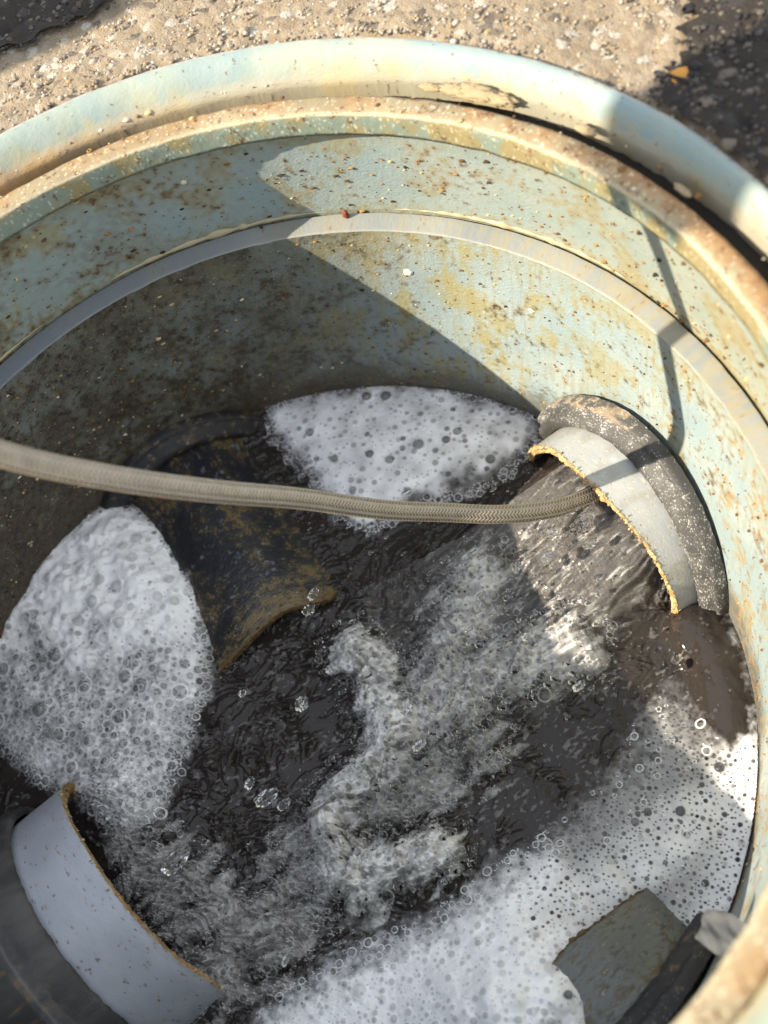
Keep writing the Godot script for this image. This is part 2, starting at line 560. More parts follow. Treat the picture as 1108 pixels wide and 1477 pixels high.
	# upper wall
	var upp := picture(2048, 128, func(u: float, v: float) -> Color:
		var az := u * TAU
		var deg := u * 360.0
		var h := lerpf(-0.0205, -0.0825, v)
		var q := Vector3(0.2 * cos(az), h + 0.4, -0.2 * sin(az))
		var b := big.get_noise_3dv(q)
		var m := mid.get_noise_3dv(q)
		var f := fine.get_noise_3dv(q)
		var o := och.get_noise_3dv(q * 0.8)
		var c := mixc(c8(136, 154, 156), c8(152, 163, 159), b + 0.5)
		var oc := ss(-0.02, 0.4, o + 0.35 * m) * 0.5 + 0.5 * ss(0.80, 1.0, v + 0.15 * m) + 0.35 * ss(0.3, 0.0, v)
		oc += 0.35 * bump(deg, 0, 35) + 0.45 * bump(deg, 150, 45)
		c = mixc(c, mixc(c8(152, 140, 96), c8(142, 118, 78), m + 0.5), clampf(oc, 0.0, 0.85) * 0.85)
		c = mixc(c, c8(140, 104, 66), ss(0.44, 0.74, m + 0.3 * f + 0.1 * b) * 0.6)
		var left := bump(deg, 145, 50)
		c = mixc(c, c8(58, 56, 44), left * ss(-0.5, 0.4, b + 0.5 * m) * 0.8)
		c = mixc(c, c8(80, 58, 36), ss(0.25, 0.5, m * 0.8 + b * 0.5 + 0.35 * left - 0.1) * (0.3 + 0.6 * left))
		c = mixc(c, c8(44, 36, 30), ss(0.54, 0.62, m * 0.8 + f * 0.45) * 0.9)
		c.a = 0.5 + 0.25 * f + 0.2 * m
		return c)
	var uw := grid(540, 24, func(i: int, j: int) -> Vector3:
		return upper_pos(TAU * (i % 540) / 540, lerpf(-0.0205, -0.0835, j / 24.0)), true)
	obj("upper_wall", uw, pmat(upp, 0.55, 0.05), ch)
	# rusty inner ring with its lip
	var rp := picture(2048, 64, func(u: float, v: float) -> Color:
		var az := u * TAU
		var deg := u * 360.0
		var q := Vector3(0.2 * cos(az), v * 0.03, -0.2 * sin(az))
		var b := big.get_noise_3dv(q * 1.4)
		var m := mid.get_noise_3dv(q)
		var f := fine.get_noise_3dv(q)
		var c := mixc(c8(140, 126, 98), c8(156, 144, 116), b + 0.5)
		var rust := ss(-0.1, 0.5, och.get_noise_3dv(q) + 0.3 * m + 0.35 * bump(deg, 5, 40) + 0.15) * ss(0.62, 0.2, v)
		c = mixc(c, mixc(c8(162, 120, 72), c8(134, 94, 58), m + 0.4), rust * clampf(0.55 + 0.4 * bump(deg, 0.0, 45.0), 0.0, 0.9))
		c = mixc(c, c8(200, 188, 158), bump(v, 0.56, 0.05) * 0.6)
		var lip := ss(0.58, 0.66, v)
		c = mixc(c, mixc(c8(124, 136, 122), c8(140, 128, 90), ss(-0.1, 0.4, och.get_noise_3dv(q * 1.7) + 0.35 * bump(deg, 10, 50))), lip)
		c = mixc(c, c8(88, 60, 40), ss(0.34, 0.5, m * 0.8 + f * 0.4) * 0.8)
		c = mixc(c, c8(228, 220, 204), ss(0.4, 0.5, hf.get_noise_3dv(q)) * 0.6)
		c.a = 0.5 + 0.3 * f + 0.3 * m
		return c)
	var rg := ring([[0.2022, -0.0300, CC], [0.2020, -0.0110, CC], [0.2012, -0.0092, CC], [0.1995, -0.0084, CC], [0.1960, -0.0082, CC], [0.1934, -0.0084, CC], [0.1920, -0.0092, CC], [0.1914, -0.0104, CC], [0.1915, -0.0140, CC], [0.1918, -0.0190, CC], [0.1920, -0.0208, CC], [0.1984, -0.0212, CC]], 540, 0.0005, 70.0, 9)
	obj("rusty_ring", rg, pmat(rp, 0.75, 0.035), ch)
	# outer collar
	var cp := picture(2048, 96, func(u: float, v: float) -> Color:
		var az := u * TAU
		var deg := u * 360.0
		var q := Vector3(0.21 * cos(az), v * 0.03, -0.21 * sin(az))
		var b := big.get_noise_3dv(q)
		var m := mid.get_noise_3dv(q)
		var f := fine.get_noise_3dv(q)
		var c := mixc(c8(160, 156, 146), c8(180, 175, 164), b + 0.5)
		c = mixc(c, mixc(c8(132, 150, 150), c8(152, 160, 146), b * 1.4 + 0.5), ss(0.16, 0.30, v + 0.08 * m))
		c = mixc(c, c8(152, 154, 140), ss(0.54, 0.66, v + 0.08 * m))
		c = mixc(c, c8(166, 156, 118), ss(0.0, 0.5, och.get_noise_3dv(q) + 0.2 * m) * ss(0.4, 0.6, v) * 0.55)
		var rust := ss(0.64, 0.84, v + 0.12 * b + 0.05 * m + 0.08 * bump(deg, 112, 34)) * (0.12 + 0.7 * bump(deg, 122, 36))
		c = mixc(c, mixc(c8(196, 128, 58), c8(160, 104, 54), m + 0.4), rust * 0.85)
		c = mixc(c, c8(150, 136, 116), ss(0.16, 0.0, v + 0.08 * m) * 0.6)
		c = mixc(c, c8(96, 80, 62), ss(0.50, 0.62, m * 0.8 + f * 0.45) * 0.8)
		c = mixc(c, c8(70, 56, 40), ss(0.93, 1.0, v))
		c.a = 0.5 + 0.3 * f + 0.3 * m
		return c)
	var open := func(deg: float, j: int, r: float) -> float:
		var k := 0.0075 * bump(deg, -12, 44) + 0.0022 * bump(deg, 40, 16)
		return r + k * clampf((j - 3) / 5.0, 0.0, 1.0)
	var cg := ring([[0.2190, -0.0040, CA], [0.2184, 0.0002, CA], [0.2174, 0.0012, CA], [0.2156, 0.0014, CA], [0.2128, 0.0004, CA], [0.2098, -0.0022, CA], [0.2074, -0.0058, CA], [0.2058, -0.0082, CA], [0.2044, -0.0096, CA], [0.2038, -0.0118, CA], [0.2040, -0.0290, CA]], 540, 0.0005, 40.0, 10, null, open)
	obj("outer_collar", cg, pmat(cp, 0.65, 0.025), ch)
	# black silt in the gap between collar and ring
	obj("gap_silt", ring([[0.2140, -0.0190, CA], [0.2090, -0.0178, CA], [0.2050, -0.0182, CA], [0.2010, -0.0188, CA]], 540, 0.0022, 260.0, 12), mat(Color(0.13, 0.115, 0.09), 0.95), ch)
	# grit stuck to the walls
	var tones := [lin(72, 52, 34), lin(96, 74, 46), lin(52, 40, 30), lin(150, 116, 66), lin(184, 166, 122), lin(206, 196, 170), lin(120, 92, 52), lin(40, 32, 26)]
	var xf := []
	var cl := []
	for t in 9000:
		var deg := rng.randf_range(-50, 205)
		var az := deg_to_rad(deg)
		var h := lerpf(-0.086, -0.204, rng.randf())
		var left := bump(deg, 150, 55)
		if rng.randf() > 0.22 + 0.8 * left * ss(-0.09, -0.16, h) + 0.15 * ss(-0.13, -0.09, h):
			continue
		var q := wall_pos(az, h)
		if in_pipe(q, 1.25):
			continue
		var s := 0.00022 + 0.0006 * pow(rng.randf(), 3.0)
		xf.append(Transform3D(spin().scaled(Vector3(s * rng.randf_range(0.8, 1.9), s * 0.7, s)), q))
		cl.append(pick(tones) * rng.randf_range(0.8, 1.2) if left > 0.35 or rng.randf() < 0.15 else pick([tones[3], tones[3], tones[4], tones[6], tones[6], tones[1]]) * 0.85)
	for t in 1100:
		var deg := rng.randf_range(-50, 205)
		var q := upper_pos(deg_to_rad(deg), lerpf(-0.023, -0.081, rng.randf()))
		var s := 0.0003 + 0.0009 * pow(rng.randf(), 4.0)
		xf.append(Transform3D(spin().scaled(Vector3(s * rng.randf_range(0.8, 1.8), s * 0.7, s)), q))
		cl.append(pick([tones[0], tones[1], tones[3], tones[3], tones[6], tones[4], tones[2]]))
	for t in 150:
		var az := deg_to_rad(rng.randf_range(-60, 200))
		var k := rng.randf()
		var q := Vector3(CC.x + lerpf(0.1925, 0.2015, k) * cos(az), -0.0082, CC.y - lerpf(0.1925, 0.2015, k) * sin(az))
		if rng.randf() < 0.35:
			q = Vector3(CA.x + 0.2055 * cos(az), -0.0086, CA.y - 0.2055 * sin(az))
		var s := 0.0003 + 0.0011 * pow(rng.randf(), 3.0)
		xf.append(Transform3D(spin().scaled(Vector3(s * 1.3, s * 0.7, s)), q))
		cl.append(pick([tones[3], tones[4], tones[5], tones[5], tones[6], tones[1]]))
	scatter("grit", lump(70, 0.4, 6, 4), vmat(0.9), xf, cl, ch)
	# larger crumbs that can be told apart on the walls
	for a in [[0.0020, 52.0, -0.109, lin(222, 216, 200), 1.8], [0.0013, 33.0, -0.117, lin(226, 220, 206), 2.0], [0.0022, 60.0, -0.0795, lin(120, 52, 30), 1.0], [0.0013, 72.0, -0.0795, lin(44, 42, 42), 1.0], [0.0014, 78.0, -0.04, lin(206, 196, 170), 1.6], [0.0013, 116.0, -0.055, lin(204, 190, 160), 1.2], [0.0042, 137.0, -0.0785, lin(176, 140, 84), 1.3], [0.0016, 122.0, -0.046, lin(40, 32, 28), 1.3], [0.0012, 133.0, -0.118, lin(196, 172, 128), 2.2], [0.0011, 92.0, -0.118, lin(202, 176, 128), 1.8], [0.0014, 130.0, -0.14, lin(190, 170, 130), 2.4]]:
		var az := deg_to_rad(a[1])
		var q := wall_pos(az, a[2]) if a[2] < -0.0826 else upper_pos(az, a[2])
		if a[2] < -0.077 and a[2] > -0.0826:
			q = Vector3(CD.x + 0.193 * cos(az), -0.079, CD.y - 0.193 * sin(az))
		var o := obj("crumb", lump(int(80 + absf(a[1])), 0.35, 9, 6), mat((a[3] as Color).linear_to_srgb(), 0.8), ch)
		o.transform = Transform3D(Basis(Vector3.UP, az) * Basis(Vector3.RIGHT, 0.7).scaled(Vector3(a[0] * 0.6, a[0], a[0] * a[4] * 0.7)), q)
	# old mortar and sealant left on the collar and along the joint
	for a in [[41.0, 0.2046, -0.0092, 0.0040], [38.5, 0.2052, -0.0090, 0.0052], [36.0, 0.2050, -0.0092, 0.0040], [44.0, 0.2044, -0.0094, 0.0026], [25.0, 0.2040, -0.0084, 0.0026], [12.0, 0.2035, -0.0088, 0.0022]]:
		var az := deg_to_rad(a[0])
		var o := obj("mortar_crust", lump(int(a[0]), 0.32, 22, 14, 1.5), mat(Color(0.62, 0.55, 0.43), 0.95), ch)
		o.transform = Transform3D(Basis(Vector3.UP, az).scaled_local(Vector3(a[3] * 0.6, a[3] * 0.5, a[3] * 1.9)), Vector3(CA.x + a[1] * cos(az), a[2], CA.y - a[1] * sin(az)))
	var gum := nz(31, 90.0, 2)
	for a in [[104.0, 148.0], [62.0, 97.0], [18.0, 54.0]]:
		var n := 90
		var a0 := deg_to_rad(a[0])
		var a1 := deg_to_rad(a[1])
		var strip := grid(n, 6, func(i: int, j: int) -> Vector3:
			var az := lerpf(a0, a1, float(i) / n)
			var th := TAU * j / 6.0
			var k := gum.get_noise_2d(az * 0.19, 3.0)
			var rr := (0.0009 + 0.0009 * k) * sin(PI * i / n)
			var r := 0.1962 + rr * cos(th) - 0.0004 * k
			return Vector3(CD.x + r * cos(az), -0.0795 + rr * 1.6 * sin(th) + 0.0008 * k, CD.y - r * sin(az)))
		obj("sealant", strip, mat(Color(0.66, 0.62, 0.5), 0.4), ch)


# ------------------------------------------------------------------ pipes
func make_pipes() -> void:
	var mid := nz(102, 170.0, 3)
	var fine := nz(103, 900.0, 2)
	var big := nz(104, 30.0, 3)
	var seen := [
		["grey plastic pipe stub with rough orange cut edge and the hose in it", "drain pipe"],
		["silt coated black and ochre pipe stub half sunk between the left and back foam", "drain pipe"],
		["broad blue grey pipe stub with thin cut edge at the lower left of the chamber", "drain pipe"],
		["dirty green grey pipe stub poking out of the foam at the lower right", "drain pipe"],
	]
	for n in 4:
		var p: Array = pipes[n]
		var a := deg_to_rad(p[0])
		var ax := Vector3(cos(a), 0, -sin(a))
		var tt := Vector3(-sin(a), 0, -cos(a))
		var hc: float = p[1]
		var rad: float = p[2]
		var d0: float = p[3]
		var o := base("drain_pipe", ax * R_PIT + Vector3(0, hc, 0))
		tag(o, seen[n][0], seen[n][1], "pipe stubs in the chamber wall")
		var org := ax * R_PIT                       # parts are placed round the pipe's axis where it meets the wall
		var skew := nz(110 + n, 14.0, 2)
		var at := func(th: float, r: float, d: float) -> Vector3:
			return ax * d - org + tt * (r * cos(th)) + Vector3(0, r * sin(th), 0)
		var d_end := func(th: float) -> float:      # the cut is not square
			return d0 + (0.003 if n != 1 else 0.011) * skew.get_noise_2d(cos(th) * 0.05, sin(th) * 0.05) + (-0.005 * cos(th) if n == 2 else 0.0)
		# outer skin
		var tex := picture(512, 192, func(u: float, v: float) -> Color:
			var th := u * TAU
			var d := v * 0.12
			var q := Vector3(rad * cos(th), rad * sin(th) + n, d)
			var b := big.get_noise_3dv(q)
			var m := mid.get_noise_3dv(q)
			var f := fine.get_noise_3dv(q)
			var c := c8(176, 179, 181)
			if n == 0:
				c = mixc(c8(168, 170, 170), c8(156, 161, 164), b + 0.5)
				c = mixc(c, c8(136, 132, 118), ss(0.0, 0.5, big.get_noise_3dv(q * Vector3(1, 1, 0.3) * 2.5)) * 0.35)
				c = mixc(c, c8(214, 206, 180), ss(0.3, 0.5, m + 0.4 * f) * 0.5)
				c = mixc(c, c8(120, 110, 92), ss(0.46, 0.56, m * 0.7 + f * 0.5))
				c = mixc(c, c8(150, 132, 92), ss(0.012, 0.0, d + 0.006 * m) * 0.5)
				c = mixc(c, c8(110, 104, 84), ss(0.9, 0.2, absf(th - PI * 0.03)) * 0.4)
			elif n == 1:
				c = mixc(c8(34, 35, 40), c8(58, 56, 56), b + 0.4)
				c = mixc(c, mixc(c8(104, 88, 56), c8(134, 110, 64), f + 0.5), ss(-0.02, 0.45, m * 0.55 + b * 0.5 + 0.30 * ss(0.06, 0.0, d) + 0.5 * f) * 0.85)
				c = mixc(c, c8(130, 134, 142), ss(0.42, 0.6, mid.get_noise_3dv(q + Vector3(9, 0, 0)) + 0.3 * f) * 0.7)
				c = mixc(c, c8(112, 90, 50), ss(0.012, 0.002, d + 0.006 * m) * 0.8)
			elif n == 2:
				c = mixc(c8(160, 165, 174), c8(176, 180, 188), b + 0.5)
				c = mixc(c, c8(140, 122, 92), ss(0.48, 0.64, m + 0.25 * f) * 0.7)
				c = mixc(c, c8(96, 84, 70), ss(0.5, 0.58, m * 0.6 + f * 0.6))
				c = mixc(c, c8(200, 194, 176), ss(0.006, 0.0, d) * 0.7)
			else:
				c = mixc(c8(88, 91, 90), c8(104, 105, 100), b + 0.5)
				c = mixc(c, c8(56, 50, 42), ss(-0.1, 0.5, b + m * 0.6 - 0.1) * 0.5)
				c = mixc(c, c8(84, 68, 40), ss(0.15, 0.5, m + b * 0.5 + 0.5 * ss(0.014, 0.0, d)) * 0.7)
				c = mixc(c, c8(60, 54, 50), ss(0.3, 0.5, mid.get_noise_3dv(q * 0.8 + Vector3(4, 0, 0)) + 0.2 * f) * 0.7)
				c = mixc(c, c8(178, 176, 170), ss(0.44, 0.56, m * 0.8 + f * 0.4) * 0.6)
			c.a = 0.5 + 0.3 * f + 0.2 * m
			return c)
		var tm := pmat(tex, [0.42, 0.34, 0.42, 0.28][n], [0.02, 0.06, 0.02, 0.06][n])
		var skin := grid(160, 40, func(i: int, j: int) -> Vector3:
			var th: float = TAU * (i % 160) / 160
			var e: float = d_end.call(th)
			return at.call(th, rad, lerpf(e, 0.30, pow(j / 40.0, 1.6))), false, null, PackedColorArray(), Vector2(1, 1.5))
		obj("pipe_wall", skin, tm, o)
		var thick := 0.0034 if n != 2 else 0.0042
		var lining := grid(128, 20, func(i: int, j: int) -> Vector3:
			var th: float = TAU * (i % 128) / 128
			var e: float = d_end.call(th)
			return at.call(th, rad - thick, lerpf(e, 0.30, pow(j / 20.0, 1.6))), true)
		obj("pipe_lining", lining, mat(Color(0.4, 0.36, 0.3) if n != 1 else Color(0.3, 0.25, 0.18), 0.6), o)
		var cap := grid(48, 1, func(i: int, j: int) -> Vector3:
			return at.call(TAU * (i % 48) / 48, rad if j == 0 else 0.0005, 0.2995), true)
		obj("pipe_bend", cap, mat(Color(0.16, 0.14, 0.12), 0.9), o)
		# cut edge: a burr of swarf and silt round the end
		var bn := nz(120 + n, 700.0, 3)
		var amp: float = [0.0007, 0.0005, 0.0005, 0.0007][n]
		var ragged := nz(130 + n, 130.0, 3)
		var burr := grid(420, 8, func(i: int, j: int) -> Vector3:
			var th: float = TAU * (i % 420) / 420
			var e: float = d_end.call(th)
			var ph := TAU * (j % 8) / 8.0
			var k := absf(ragged.get_noise_2d(cos(th) * rad, sin(th) * rad)) * (1.1 if n == 0 else 0.8)
			var w := amp * (0.35 + 2.6 * k) * clampf(0.9 + 1.6 * skew.get_noise_2d(th * 0.09, 3.0), 0.25, 1.9)
			var q: Vector3 = at.call(th, rad - thick * 0.5 + (thick * 0.5 + w * 0.45) * cos(ph), e + 0.0002 - (w * 1.1) * sin(ph) * (1.0 if sin(ph) > 0.0 else 0.35))
			return q + Vector3(bn.get_noise_3dv(q), bn.get_noise_3dv(q + Vector3(1, 0, 0)), bn.get_noise_3dv(q + Vector3(2, 0, 0))) * amp * 1.1)
		var ec: Color = [Color(0.80, 0.70, 0.54), Color(0.40, 0.33, 0.22), Color(0.68, 0.62, 0.50), Color(0.42, 0.34, 0.22)][n]
		var em := mat(Color.WHITE, 0.9)
		var et := picture(256, 32, func(u: float, v: float) -> Color:
			var f := fine.get_noise_2d(u * 0.36, v * 0.01 + n)
			var m := mid.get_noise_2d(u * 0.36, 7.0 + n)
			var c := mixc(ec, Color(ec.r * 0.80, ec.g * 0.66, ec.b * 0.46), clampf(0.5 + f * 0.7 + m * 0.8, 0, 1))
			c.a = 0.5 + f * 0.5
			return c)
		em = pmat(et, 0.9, 0.03)
		var be := obj("cut_edge", burr, em, o)
		if n == 0:
			be.set_meta("label", "rough orange crusted cut edge")
		# crumbs on the edge
		if n != 3:
			var xf := []
			var cl := []
			for k in [420, 220, 140][n]:
				var th := rng.randf() * PI * 1.1 - 0.05 * PI
				if n == 0 and rng.randf() < 0.25:
					th = rng.randf_range(-0.1, 0.2)
				var e: float = d_end.call(th)
				var s := 0.0002 + 0.0008 * pow(rng.randf(), 3.0)
				var q: Vector3 = at.call(th, rad + rng.randf_range(-0.002, 0.0006), e - rng.randf_range(-0.002, 0.0012))
				xf.append(Transform3D(spin().scaled(Vector3(s * 1.5, s, s * 0.7)), q))
				cl.append(Color(ec.r, ec.g, ec.b).srgb_to_linear() * rng.randf_range(0.45, 1.25))
			scatter("crumbs", lump(90 + n, 0.4, 6, 4), vmat(0.9), xf, cl, o)
		if n == 2:
			for e2 in [[2.80, 0.0030, 0.0], [2.68, 0.0026, 0.001], [2.58, 0.0022, 0.001], [2.92, 0.0026, -0.001], [2.40, 0.0018, 0.001]]:
				var clump := obj("silt_clump", lump(150 + int(e2[0] * 10.0), 0.4, 16, 10, 1.4), mat(Color(0.50, 0.39, 0.25), 0.9), o)
				clump.transform = Transform3D(Basis(ax, e2[0]).scaled_local(Vector3(e2[1], e2[1] * 0.6, e2[1] * 0.8)), at.call(e2[0], rad - 0.002, d_end.call(e2[0]) - e2[2]))
		# rubber seal between pipe and wall
		var prof := [[0.0006, -0.0110], [0.0030, -0.0122], [0.0054, -0.0116], [0.0070, -0.0098], [0.0084, -0.0074], [0.0098, -0.0056], [0.0112, -0.0058], [0.0124, -0.0046], [0.0128, -0.0020], [0.0128, 0.0010]]
		if n == 2:                                  # this seal is a long sleeve that stands well out of the wall
			prof = [[0.0016, -0.0450], [0.0036, -0.0462], [0.0060, -0.0445], [0.0078, -0.0380], [0.0082, -0.0345], [0.0086, -0.0338], [0.0098, -0.0300], [0.0110, -0.0275], [0.0114, -0.0262], [0.0114, -0.0150], [0.0112, 0.0010]]
		var rn := nz(140 + n, 160.0, 3)
		var sseg := 300
		var sl := grid(sseg, prof.size() - 1, func(i: int, j: int) -> Vector3:
			var th: float = TAU * (i % sseg) / sseg
			var r: float = rad + prof[j][0]
			var tx := r * cos(th)
			var w2 := sqrt(maxf(R_PIT * R_PIT - tx * tx, 0.0))
			var q: Vector3 = at.call(th, r, (w2 if n != 2 else lerpf(w2, R_PIT, 0.75)) + prof[j][1])
			return q + ax * rn.get_noise_3dv(q) * 0.0006)
		var st := picture(1024, 96, func(u: float, v: float) -> Color:
			var th := u * TAU
			var q := Vector3(rad * cos(th), rad * sin(th) + n, v * 0.024)
			var m := mid.get_noise_3dv(q)
			var f := fine.get_noise_3dv(q)
			var b := big.get_noise_3dv(q)
			var c := mixc(c8(44, 43, 44), c8(66, 64, 63), b + 0.5)
			if n == 0:
				c = mixc(c8(58, 57, 56), c8(82, 80, 78), b + 0.5)
				var dens := 0.10 + 0.5 * b + 0.65 * bump(rad_to_deg(th), 12, 26) * ss(0.2, 0.5, v) + 0.25 * bump(rad_to_deg(th), 150, 30)
				c = mixc(c, c8(96, 94, 92), ss(0.0, 0.5, m + dens - 0.25) * 0.6)
				c = mixc(c, c8(190, 188, 184), ss(0.26, 0.5, f * 1.0 + m * 0.35 + dens * 0.5 - 0.16) * 0.85)
				c = mixc(c, c8(176, 150, 116), ss(0.1, 0.4, b + m * 0.5) * ss(0.5, 0.6, v) * 0.5)
			elif n == 1:
				c = mixc(c8(26, 26, 29), c8(44, 42, 42), b + 0.5)
				c = mixc(c, c8(92, 74, 52), ss(0.1, 0.5, m + 0.5 * b) * 0.6)
				c = mixc(c, c8(150, 144, 140), ss(0.4, 0.55, m * 0.8 + f * 0.4) * 0.7)
			elif n == 2:
				c = mixc(c, c8(92, 88, 86), ss(-0.1, 0.5, m * 0.5 + b) * 0.5)
				c = mixc(c, c8(110, 84, 52), ss(0.35, 0.55, m + b * 0.5) * ss(0.4, 0.8, v) * 0.8)
				c = mixc(c, c8(128, 126, 124), bump(v, 0.62, 0.025) * 0.45)
			else:
				c = mixc(c8(34, 34, 38), c8(52, 50, 50), b + 0.5)
				c = mixc(c, c8(120, 116, 110), ss(0.34, 0.5, f * 0.8 + m * 0.5) * 0.8)
				c = mixc(c, c8(112, 90, 60), ss(0.3, 0.5, m + b * 0.6) * 0.5)
			c.a = 0.5 + 0.35 * f + 0.2 * m
			return c)
		obj("rubber_seal", sl, pmat(st, 0.62, 0.025), o)


# ------------------------------------------------------------------ water
func poly(a: Array) -> PackedVector2Array:
	var p := PackedVector2Array()
	for i in range(0, a.size(), 2):
		p.append(Vector2(a[i], a[i + 1]))
	return p


func seg_d(p: Vector2, a: Vector2, b: Vector2) -> float:
	var ab := b - a
	var t := clampf((p - a).dot(ab) / ab.length_squared(), 0.0, 1.0)
	return p.distance_to(a + ab * t)


func poly_sd(pl: PackedVector2Array, p: Vector2) -> float:    # positive inside
	var d := 1.0
	var n := pl.size()
	for i in n:
		d = minf(d, seg_d(p, pl[i], pl[(i + 1) % n]))
	return d if Geometry2D.is_point_in_polygon(p, pl) else -d


func path_d(pl: PackedVector2Array, p: Vector2) -> float:
	var d := 1.0
	for i in pl.size() - 1:
		d = minf(d, seg_d(p, pl[i], pl[i + 1]))
	return d


# Distances on 2 mm cells over the chamber, read back with smooth steps in between.
func dist_map(f: Callable) -> PackedFloat32Array:
	var m := PackedFloat32Array()
	m.resize(211 * 211)
	for j in 211:
		for i in 211:
			m[j * 211 + i] = f.call(Vector2(i * 0.002 - 0.21, j * 0.002 - 0.21))
	return m


func at_map(m: PackedFloat32Array, x: float, z: float) -> float:
	var u := clampf((x + 0.21) * 500.0, 0.0, 209.999)
	var v := clampf((z + 0.21) * 500.0, 0.0, 209.999)
	var i := int(u)
	var j := int(v)
	u -= i
	v -= j
	var k := j * 211 + i
	return lerpf(lerpf(m[k], m[k + 1], u), lerpf(m[k + 211], m[k + 212], u), v)


var map_left: PackedFloat32Array
var map_back: PackedFloat32Array
var map_right: PackedFloat32Array
var map_a: PackedFloat32Array
var map_b: PackedFloat32Array
var map_c: PackedFloat32Array


func water_at(x: float, z: float) -> float:
	var i := clampi(int((x + 0.2) / WC + 0.5), 0, WN - 1)
	var j := clampi(int((z + 0.2) / WC + 0.5), 0, WN - 1)
	return wh[j * WN + i]


func calm_at(x: float, z: float) -> float:
	var i := clampi(int((x + 0.2) * 500.0 + 0.5), 0, 200)
	var j := clampi(int((z + 0.2) * 500.0 + 0.5), 0, 200)
	return calm[j * 201 + i]


func hump_d(q: Vector2) -> float:
	return path_d(poly([0.1702, 0.0347, 0.1711, 0.0519, 0.1659, 0.0699, 0.1605, 0.0807]), q)


func make_water() -> void:
	var pa := poly(SPLASH_A)
	var pb := poly(SPLASH_B)
	var pc := poly(SPLASH_C)
	var pl := poly(POLY_LEFT)
	var pk := poly(POLY_BACK)
	var pr := poly(POLY_RIGHT)
	map_left = dist_map(func(q: Vector2) -> float: return poly_sd(pl, q))
	map_back = dist_map(func(q: Vector2) -> float: return poly_sd(pk, q))
	map_right = dist_map(func(q: Vector2) -> float: return poly_sd(pr, q))
	map_a = dist_map(func(q: Vector2) -> float: return path_d(pa, q))
	map_b = dist_map(func(q: Vector2) -> float: return path_d(pb, q))
	map_c = dist_map(func(q: Vector2) -> float: return path_d(pc, q))
	calm.resize(201 * 201)
	for j in 201:
		for i in 201:
			var q := Vector2(i * 0.002 - 0.2, j * 0.002 - 0.2)
			var d := maxf(at_map(map_left, q.x, q.y), maxf(at_map(map_back, q.x, q.y), at_map(map_right, q.x, q.y)))
			calm[j * 201 + i] = ss(-0.006, 0.010, d)
	var n1 := nz(201, 26.0, 2)
	var n2 := nz(202, 110.0, 3)
	var n3 := nz(203, 330.0, 2)
	var n4 := nz(204, 760.0, 2)
	var nv := nz(206, 38.0, 2)
	var nr := nz(205, 120.0, 3)
	nr.fractal_type = FastNoiseLite.FRACTAL_RIDGED
	wh.resize(WN * WN)
	var perp := Vector2(-FLOW.y, FLOW.x)
	var src := Vector2(0.157, -0.03)
	for j in WN:
		for i in WN:
			var q := Vector2(i * WC - 0.2, j * WC - 0.2)
			if q.length() > 0.196:
				wh[j * WN + i] = W
				continue
			var s := (q - src).dot(FLOW)             # downstream of the pipe mouth
			var t := (q - src).dot(perp)
			var jet := ss(0.056 + s * 0.16, 0.034 + s * 0.05, absf(t)) * ss(-0.05, -0.04, s) * ss(0.30, 0.18, s)
			var c := calm_at(q.x, q.y)
			var wx := n1.get_noise_2d(q.x, q.y) * 0.012
			var wy := n1.get_noise_2d(q.x + 7.0, q.y) * 0.012
			var run := jet * ss(0.13, 0.05, s)          # near the mouth the water still runs in long threads
			var st := s * lerpf(0.42, 0.10, run) + wx * (1.0 - run)
			var tw := t + wy * (1.0 - 0.8 * run)
			var a := n2.get_noise_2d(st, tw)
			var b := n3.get_noise_2d(st * 1.1, tw)
			var f := n4.get_noise_2d(st * 1.2, tw)
			var r := nr.get_noise_2d(st, tw)
			var h := 0.0016 * n1.get_noise_2d(q.x, q.y) + (0.0013 + 0.0018 * jet) * a + (0.00075 + 0.0005 * jet) * b + 0.00050 * f + 0.0005 * r
			h *= (1.0 - 0.85 * c) * clampf(0.85 + 1.5 * nv.get_noise_2d(q.x, q.y), 0.25, 2.0)
			h += jet * (0.026 * ss(0.075, -0.01, s) * ss(0.062, 0.02, absf(t)) + 0.004 * ss(0.14, 0.05, s))
			# splash crests
			var da := at_map(map_a, q.x, q.y)
			var db := at_map(map_b, q.x, q.y)
			var dc := at_map(map_c, q.x, q.y)
			h += 0.016 * ss(0.020, 0.0, da + 0.007 * a) * (0.75 + 0.5 * a) + 0.0012 * b * ss(0.024, 0.0, da)
			h += 0.011 * ss(0.024, 0.0, db + 0.008 * a) * (0.75 + 0.5 * a) + 0.0012 * b * ss(0.026, 0.0, db)
			h += 0.006 * ss(0.026, 0.0, dc + 0.008 * a) * (0.7 + 0.6 * a) + 0.003 * b * ss(0.026, 0.0, dc)
			# the smooth dark hump that slides along the wall below the right pipe
			var dh := hump_d(q)
			var k := ss(0.016, 0.0, dh)
			h = lerpf(h, 0.004 + 0.005 * k + 0.0008 * n2.get_noise_2d(q.x * 0.6, q.y * 0.6), ss(0.017, 0.009, dh))
			h += 0.003 * ss(0.180, 0.190, q.length()) * 0.6
			wh[j * WN + i] = W + h
	var mesh := grid(WN - 1, WN - 1, func(i: int, j: int) -> Vector3:
		return Vector3(i * WC - 0.2, wh[j * WN + i], j * WC - 0.2), false,
		func(i: int, j: int) -> bool:
			return Vector2((i + 0.5) * WC - 0.2, (j + 0.5) * WC - 0.2).length() > 0.1925)
	var m := StandardMaterial3D.new()
	m.albedo_color = Color(lin(54, 48, 45).linear_to_srgb(), 0.80)
	m.transparency = BaseMaterial3D.TRANSPARENCY_ALPHA
	m.roughness = 0.06
	m.metallic_specular = 0.38
	obj("water", mesh, m).set_meta("kind", "structure")


